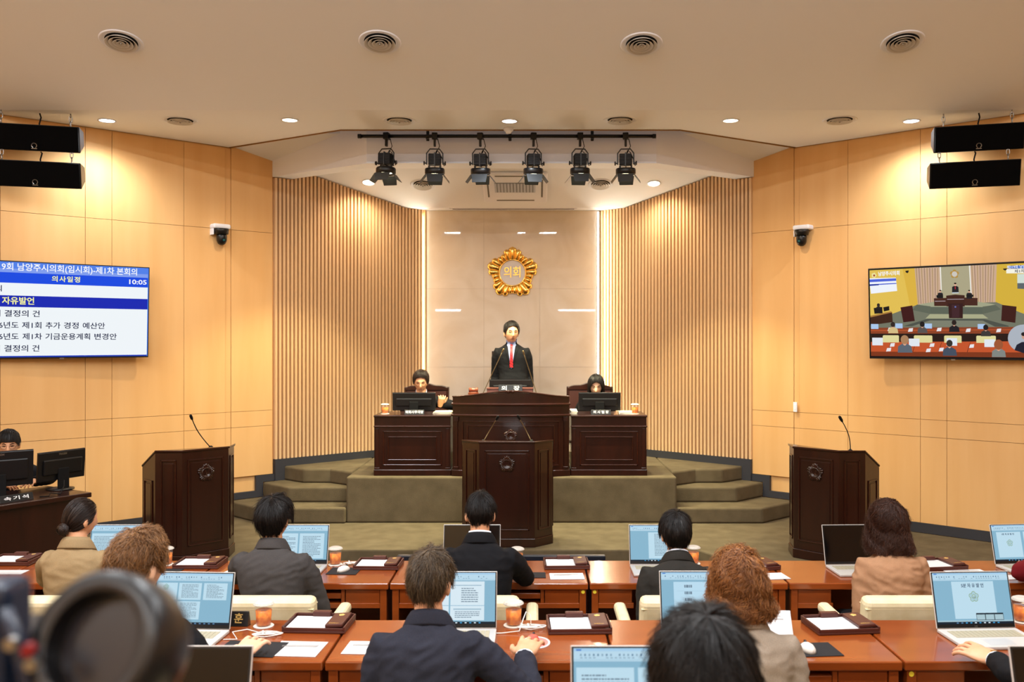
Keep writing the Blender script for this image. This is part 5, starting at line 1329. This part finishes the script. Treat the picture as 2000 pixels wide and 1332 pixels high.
    if shirt: MB().loft([cring(.060, .01), cring(.0605, .058), cring(.064, .060), cring(.066, .04)], caps=False).obj('shirt_collar', shirt, o, smooth=True)
    for i in (0, 1):
        if cuff and cuff[i]:
            E, W, hd = wr[i]; d = (W-E).normalized()
            MB().tube([W-d*.045, W-d*.012], [.041, .040], 16, caps=False).obj('shirt_cuff', c_white, o, smooth=True)
    if hair is not None: hair_obj('hair', hmat or h_black, o, HM, hs, seed=seed, **hair)
    if front or face:
        bj = BVHTree.FromPolygons([v.co[:] for v in jm.vertices], [p.vertices[:] for p in jm.polygons]); bb2 = BVHTree.FromPolygons([v.co[:] for v in me.vertices], [p.vertices[:] for p in me.polygons])
    if front:
        def patch(nm, m_, c4, nu, nv, off, par):
            mb = MB(); g = []
            for j in range(nv+1):
                for i in range(nu+1):
                    u, v = i/nu, j/nv; a = Vector(c4[0]).lerp(Vector(c4[1]), u); b = Vector(c4[3]).lerp(Vector(c4[2]), u); q_ = a.lerp(b, v)
                    h = bj.ray_cast(Vector((N.x+q_.x, 1.0, N.z+q_.y)), Vector((0, -1, 0)))[0]
                    h2 = bb2.ray_cast(Vector((N.x+q_.x, 1.0, N.z+q_.y)), Vector((0, -1, 0)))[0]
                    y = max([z_.y for z_ in (h, h2) if z_ is not None] or [N.y+.05]); g.append(Vector((N.x+q_.x, y+off, N.z+q_.y)))
            n1 = nu+1; mb.add(g+[p-Vector((0, .006, 0)) for p in g], [(j*n1+i, j*n1+i+1, (j+1)*n1+i+1, (j+1)*n1+i) for j in range(nv) for i in range(nu)]+[(len(g)+j*n1+i, len(g)+(j+1)*n1+i, len(g)+(j+1)*n1+i+1, len(g)+j*n1+i+1) for j in range(nv) for i in range(nu)])
            return mb.obj(nm, m_, par, smooth=True)
        w_, bot = front
        patch('shirt', shirt or c_white, [(-w_, .03), (w_, .03), (.006, bot), (-.006, bot)], 10, 16, .003, o)
        for s_ in (-1, 1):
            patch('lapel', jacket, [(s_*w_*1.05, .035), (s_*w_*1.75, -.03), (s_*w_*1.15, -.10), (s_*.006, bot-.01)], 6, 10, .009, jo)
            patch('shirt_collar_point', shirt or c_white, [(s_*.058, .05), (s_*.008, -.005), (s_*.035, -.045), (s_*.066, .015)], 4, 4, .008, o)
        if tie:
            patch('tie', tie, [(-.015, -.035), (.015, -.035), (.019, bot+.012), (-.019, bot+.012)], 4, 12, .010, o)
            patch('tie_knot', tie, [(-.02, .0), (.02, .0), (.013, -.04), (-.013, -.04)], 4, 4, .014, o)
    if face:
        dy = (HM.to_3x3() @ Vector((0, -1, 0)))
        def fp(x, z, off):
            h = bb2.ray_cast(HM @ Vector((x*hs, .25*hs, z*hs)), dy)[0]
            return (h if h is not None else HM @ Vector((x*hs, .09*hs, z*hs)))-dy*off
        def fpatch(nm, m_, pts, off, par=o):
            c = fp(sum(p[0] for p in pts)/len(pts), sum(p[1] for p in pts)/len(pts), off); ring = [fp(x, z, off) for x, z in pts]; n_ = len(ring)
            return MB().add([c]+ring, [(0, 1+k, 1+(k+1) % n_) for k in range(n_)]).obj(nm, m_, par, smooth=True)
        for s_ in (-1, 1):
            fpatch('eye', m_eye, [(s_*.031+.014*math.cos(a), .006+(.0042 if face != 'down' else .0022)*math.sin(a)) for a in [2*PI*k/10 for k in range(10)]], .0022)
            fpatch('eyebrow', hmat or h_black, [(s_*.014, .021), (s_*.032, .028), (s_*.048, .022), (s_*.048, .026), (s_*.032, .034), (s_*.014, .027)], .0025)
            fpatch('nostril', m_lips, [(s_*.007+.003*math.cos(a), -.043+.002*math.sin(a)) for a in [2*PI*k/6 for k in range(6)]], .001)
        fpatch('mouth', m_lips, [(-.024, -.062), (-.010, -.056), (0, -.058), (.010, -.056), (.024, -.062), (.010, -.069), (-.010, -.069)], .002)
        if glasses:
            mg_ = mat('spectacle_frame', '#4a3a30', .35, .6); gl = MB(); 
            ey_ = max((HM.inverted() @ fp(s_*.031, .006, 0)).y for s_ in (-1, 1))/hs+.016
            for s_ in (-1, 1):
                gl.tube([HM @ (Vector((s_*.032+.023*math.cos(a), ey_-.10*(.023*math.cos(a)*s_), .002+.016*math.sin(a)))*hs) for a in [2*PI*k/18 for k in range(19)]], .0014*hs, 5, caps=False)
                gl.tube([HM @ (Vector((s_*.055, ey_-.003, .006))*hs), HM @ (Vector((s_*.073, ey_-.03, .006))*hs), HM @ (Vector((s_*.079, .0, .004))*hs)], .0014*hs, 5)
            gl.tube([HM @ (Vector((-.009, ey_, .006))*hs), HM @ (Vector((0, ey_+.003, .008))*hs), HM @ (Vector((.009, ey_, .006))*hs)], .0014*hs, 5)
            gl.obj('spectacles', mg_, o, smooth=True)
    WR.append((o, wr)); return o, jo, HM, N

m_tie = mat('striped_tie', '#c01420', .5)
nt = m_tie.node_tree; tc = nt.nodes.new('ShaderNodeTexCoord'); mp = nt.nodes.new('ShaderNodeMapping'); mp.inputs['Rotation'].default_value = (0, R(35), 0)
wt = nt.nodes.new('ShaderNodeTexWave'); wt.bands_direction = 'Z'; wt.inputs['Scale'].default_value = 11; rp = nt.nodes.new('ShaderNodeValToRGB')
rp.color_ramp.elements[0].position = .10; rp.color_ramp.elements[0].color = lin('#1a0608'); rp.color_ramp.elements[1].position = .22; rp.color_ramp.elements[1].color = lin('#c8101c')
nt.links.new(tc.outputs['Object'], mp.inputs['Vector']); nt.links.new(mp.outputs['Vector'], wt.inputs['Vector']); nt.links.new(wt.outputs['Color'], rp.inputs['Fac']); nt.links.new(rp.outputs['Color'], nt.nodes['Principled BSDF'].inputs['Base Color'])
# --- front row (facing the stage)
D1 = 5.30
person('person in a beige jacket with dark hair in a low bun', (at(152, 1000, 5.25).x, 5.23, 0), 0, at(158, 1013, D1), c_beige, hair=dict(keys=KEYS_F, thick=(.010, .012, .004), crown=(180, -34), n=1500, sl=.5, lift=.002, clump=.002, capn=.002, bun=((.0, -.098, -.062), .036), drift=.04), hmat=h_dark,
       yaw=-34, pitch=-8, sw=.162, hands=((-2.84, 5.70, .80), (-2.46, 5.70, .80)), desk=(.30, .73), seed=3, shirt=None, bulge=.02, hs=.97)
person('person in a charcoal grey suit with full black hair, seated in the front row', (at(540, 1000, 5.25).x, 5.23, 0), 0, at(537, 1015, D1), c_char, hair=dict(thick=(.026, .038, .022), n=2400, lift=.014, clump=.010, capn=.009, sl=.28), hmat=h_black,
       yaw=-12, pitch=-10, sw=.187, hands=((-1.62, 5.70, .80), (-1.44, 5.45, .60)), pole=(None, (1.1, -.3, -.7)), desk=(.30, .73), seed=4, bulge=.04, fold=.007)
person('person in a black suit with short black hair before the middle lectern', (at(938, 1000, 5.25).x, 5.23, 0), 0, at(938, 1004, D1), c_black, hair=dict(thick=(.016, .014, .005), n=2400, lift=.011, clump=.007, capn=.005, sl=.26), hmat=h_black,
       yaw=0, pitch=-16, sw=.187, hands=((-.46, 5.70, .80), (-.18, 5.69, .80)), desk=(.30, .73), seed=5, shirt=c_white, bulge=.05)
person('person in a dark suit with parted black hair in a cream chair', (at(1326, 1000, 5.25).x, 5.20, 0), 0, at(1320, 1044, 5.32), c_dark, hair=dict(thick=(.020, .028, .014), n=2400, lift=.011, clump=.008, capn=.007, sl=.28), hmat=h_black,
       yaw=2, pitch=-14, sw=.182, hands=((.74, 5.42, .60), (.92, 5.42, .60)), desk=(.33, .73), seed=6, shirt=c_white, bulge=.05, pz=.56)
person('person in a peach jacket with shoulder length brown hair', (at(1735, 1000, 5.25).x, 5.23, 0), 0, at(1735, 1023, D1), c_peach, hair=dict(keys=KEYS_L, thick=(.024, .030, .030), hang=lambda a: ((.06+.07*min(1, max(0, (abs(a)-50)/40))), .022, -.010 if abs(a) < 150 else .01), n=2400, sl=.45, wave=(.009, 4.0), lift=.010, clump=.009, azwave=1.0), hmat=h_brown,
       yaw=6, pitch=-6, sw=.165, hands=((1.94, 5.45, .60), (2.10, 5.45, .60)), desk=(.30, .73), seed=7, bulge=.02, fold=.009)
person('person in a dark red jacket at the end of the front row', (3.19, 5.24, 0), 0, (3.19, 5.30, 1.18), c_red, hair=dict(n=900), hmat=h_dark, sw=.185, hands=((3.04, 5.68, .80), (3.34, 5.70, .80)), desk=(.29, .73), seed=8, pole=((-1.4, -.1, -.5), None))
# --- second row
D2 = 3.60
person('person with curly light brown hair and dark suit, hand on a mouse', (at(280, 1100, 3.5).x, 3.50, .13), 0, at(273, 1106, D2), c_black, hair=dict(thick=(.022, .030, .010), n=4600, rad=.0013, sl=.22, wave=(.005, 6), lift=.016, clump=.010, capn=.010, azwave=.9), hmat=h_curly,
       yaw=-24, pitch=-12, sw=.180, hands=((-1.66, 3.98, .93), Vector(atz(474, 1274, .905))-Vector((.0, .03, -.0))), desk=(.31, .73), seed=9, curl=.5, bulge=.04, hs=1.04, skin=m_skin2, handdir=(None, (.22, .92, .18)), hs_hand=1.15, hup=(None, (0, -.5, 1)), vox=.005)
person('person in a navy suit with short ash dark hair, one arm stretched to a mouse', (at(830, 1100, 3.5).x, 3.50, .13), 0, at(841, 1138, D2), c_navy, hair=dict(thick=(.020, .018, .005), n=4200, rad=.0013, sl=.22, lift=.016, clump=.010, capn=.006, wave=(.003, 4), azwave=.4), hmat=h_ash,
       yaw=-14, pitch=-10, sw=.187, hands=((-.52, 3.72, .73), Vector(atz(1028, 1274, .905))-Vector((.01, .03, -.0))), desk=(.31, .73), seed=10, shirt=None, curl=.5, cuff=(None, 1), bulge=.05, fold=.008, handdir=(None, (.25, .92, .18)), hs_hand=1.15, hup=(None, (0, -.5, 1)), vox=.005, pole=(None, (.35, -1.0, -.55)))
person('person with wavy auburn bob and grey jacket', (at(1455, 1100, 3.5).x, 3.50, .13), 0, at(1446, 1143, D2), c_grey, hair=dict(keys=KEYS_L, thick=(.022, .032, .034), hang=lambda a: (.055+.035*min(1, max(0, (abs(a)-50)/60)), .016, .020), n=5600, rad=.0014, sl=.30, wave=(.007, 5.0), lift=.014, clump=.012, capn=.012, azwave=1.2), hmat=h_auburn,
       yaw=6, pitch=-6, sw=.172, hands=((.72, 3.72, .73), (.90, 3.72, .73)), desk=(.31, .73), seed=11, bulge=.03, width=1.04, fold=.008)
person('person in a black suit with white cuff, hand on a white laptop', (2.19, 3.46, .13), 0, (2.22, 3.60, 1.34), c_black, hair=dict(n=900), hmat=h_black, sw=.187, hands=(Vector(atz(1938, 1286, .905))-Vector((-.0, .02, -.0)), (2.45, 3.9, .92)), desk=(.35, .73), seed=12,
       cuff=(1, None), curl=.45, handdir=((-.50, .82, .12), None), hs_hand=1.15, hup=((0, -.55, 1), None), vox=.005, pole=((-.5, -1.0, -.3), None))
E_, W_, hd_ = WR[-1][1][0]; d_ = (W_-E_).normalized()
wt_ = thing('wrist_watch', 'gold wrist watch beside the white cuff on the laptop hand', 'watch', WR[-1][0].location)
MB().tube([W_-d_*.008, W_+d_*.006], [.0335, .0325], 18, caps=False).obj('strap', m_gold, wt_, smooth=True)
MB().box(-.012, .012, -.014, .014, 0, .006, T(*(W_+Vector((0, 0, .031))))).obj('dial', m_gold, wt_, bevel=.002)
# --- rear row
person('person with thick black hair in the rear row', (at(1377, 1300, 1.62).x, 1.60, .37), 0, at(1377, 1344, 1.63), c_black, hair=dict(thick=(.024, .026, .012), n=5200, sl=.28, lift=.014, clump=.009, capn=.008, rad=.0009), hmat=h_black,
       yaw=0, pitch=-12, sw=.182, hands=((.12, 2.14, 1.17), (.46, 2.14, 1.17)), desk=(.47, .73), seed=13, pz=.56, hs=1.0)
# --- on the stage (facing the audience)
FM = dict(n=1100, rad=.0014)
person('standing person in a black suit, pale blue shirt and red striped tie', (at(1003, 800, 10.98).x, 10.98, .70), PI, at(999, 650, 10.93), c_black, hair=dict(thick=(.020, .024, .008), front=.014, crown=(180, 70), lift=.004, clump=.003, **FM), hmat=h_black,
       yaw=14, pitch=-3, sw=.174, hs=1.06, standing=True, pz=.93, hands=(None, None), seed=14, shirt=c_blue, front=(.052, -.285), tie=m_tie, face=True, glasses=True, collar=False, vox=.006, width=1.05, depth=1.05, fold=.003, shoulder_z=.025, lean=.02)
person('seated person in a dark suit and blue tie with a raised fist', (at(818, 800, 10.92).x, 10.92, .70), PI, at(822, 746, 10.80), c_black, hair=dict(thick=(.026, .028, .010), front=.012, lift=.006, clump=.004, **FM), hmat=h_dark,
       yaw=4, pitch=-17, sw=.180, hs=1.04, pz=.45, hands=(at(860, 790, 10.62), Vector((at(802, 800, 10.76).x, 10.76, 1.25))), desk=(.24, .665), seed=15, shirt=c_white, front=(.045, -.24), tie=cloth('blue_tie', '#1d2236'), face='down', glasses=True, collar=False, vox=.006, curl=1.5, handdir=((-.2, .4, .6), None), hup=((-.2, .8, -.5), None), fold=.004)
person('seated person with long straight black hair and a dark jacket', (at(1160, 800, 10.92).x, 10.92, .70), PI, at(1164, 753, 10.80), c_black, hair=dict(keys=[(0, 40), (28, 30), (42, 8), (56, -10), (90, -14), (180, -16)], thick=(.016, .020, .018), hang=lambda a: (.13, .008, .0), lift=.002, clump=.002, sl=.5, drift=.02, n=1400, rad=.0014), hmat=h_black,
       yaw=-2, pitch=-20, sw=.175, hs=1.06, pz=.45, hands=(Vector((at(1178, 800, 10.76).x, 10.76, 1.25)), Vector((at(1146, 800, 10.76).x, 10.76, 1.25))), desk=(.24, .665), seed=16, face='down', collar=True, vox=.006, skin=m_skin2, fold=.004)
# --- stenographer
person('person with round spectacles and black hair behind the stenographer monitors', (-4.67, 7.86, .20), R(-122), at(17, 868, 7.86), c_black, hair=dict(keys=[(0, 22), (40, 20), (58, 10), (72, -8), (84, 4), (100, 4), (112, -20), (130, -44), (180, -50)], thick=(.018, .022, .012), n=900, lift=.004, clump=.003), hmat=h_black,
       yaw=-32, pitch=-10, sw=.180, hands=(None, None), desk=(.32, .73), seed=17, face=True, glasses=True, vox=.0068, skin=m_skin, pz=.54)
# ------------------------------------------------------------ video camera close by, out of focus
c = at(212, 1262, .66)
vc = thing('video_camera', 'blurred black video camera with round eyepiece close to the viewer', 'video camera', (c.x, c.y, c.z))
m_vc = mat('camera_body', '#0c0d11', .32, spec=.6); m_vg = mat('camera_rubber', '#0e0f14', .35, spec=.6)
ME = RZ(R(-12)) @ RX(PI/2-R(24))
MB().lathe([(.036, .02), (.046, .024), (.051, .016), (.052, .0), (.050, -.02), (.044, -.035), (.036, -.045), (.030, -.045), (.034, .0), (.036, .02)], 40, ME, caps=False).obj('eyepiece', m_vg, vc, smooth=True)
MB().lathe([(.0, .004), (.034, .004)], 24, ME, caps=False).obj('eyepiece_glass', mat('eyepiece_glass', '#1c1a20', .3), vc)
MB().box(-.15, -.045, .03, .13, -.13, -.012).obj('body', m_vc, vc, bevel=.012)
MB().box(-.13, -.068, -.01, .03, -.13, .046).obj('side_monitor', mat('camera_blue', '#122138', .3), vc, bevel=.008)
MB().tube([(-.062, -.012, -.10), (-.050, -.02, -.06), (-.045, -.022, -.02), (-.055, -.02, .012), (-.068, -.01, .028)], .0055, 10).obj('cable', mat('camera_cable', '#141c30', .4), vc, smooth=True)
for x, z, mm in ((-.052, .012, m_chrome), (-.038, -.002, m_chrome), (-.040, .008, mat('camera_red', '#7a1418', .4))):
    MB().lathe([(0, 0), (.0045, 0), (.0045, .006), (0, .006)], 14, T(x, -.028, z) @ RX(PI/2), caps=False).obj('knob', mm, vc)
MB().lathe([(0, 0), (.03, 0), (.05, -.15), (.0, -.15)], 20, T(-.09, .08, -.13), caps=False).obj('mount', m_vg, vc)
for k in range(3):
    a = k*2*PI/3+.5; MB().tube([(-.09, .08, -.25), (-.09+.42*math.cos(a), .10+.42*math.sin(a), -(c.z-.37)+.012)], [.016, .012], 8).obj('tripod_leg', m_vc, vc)
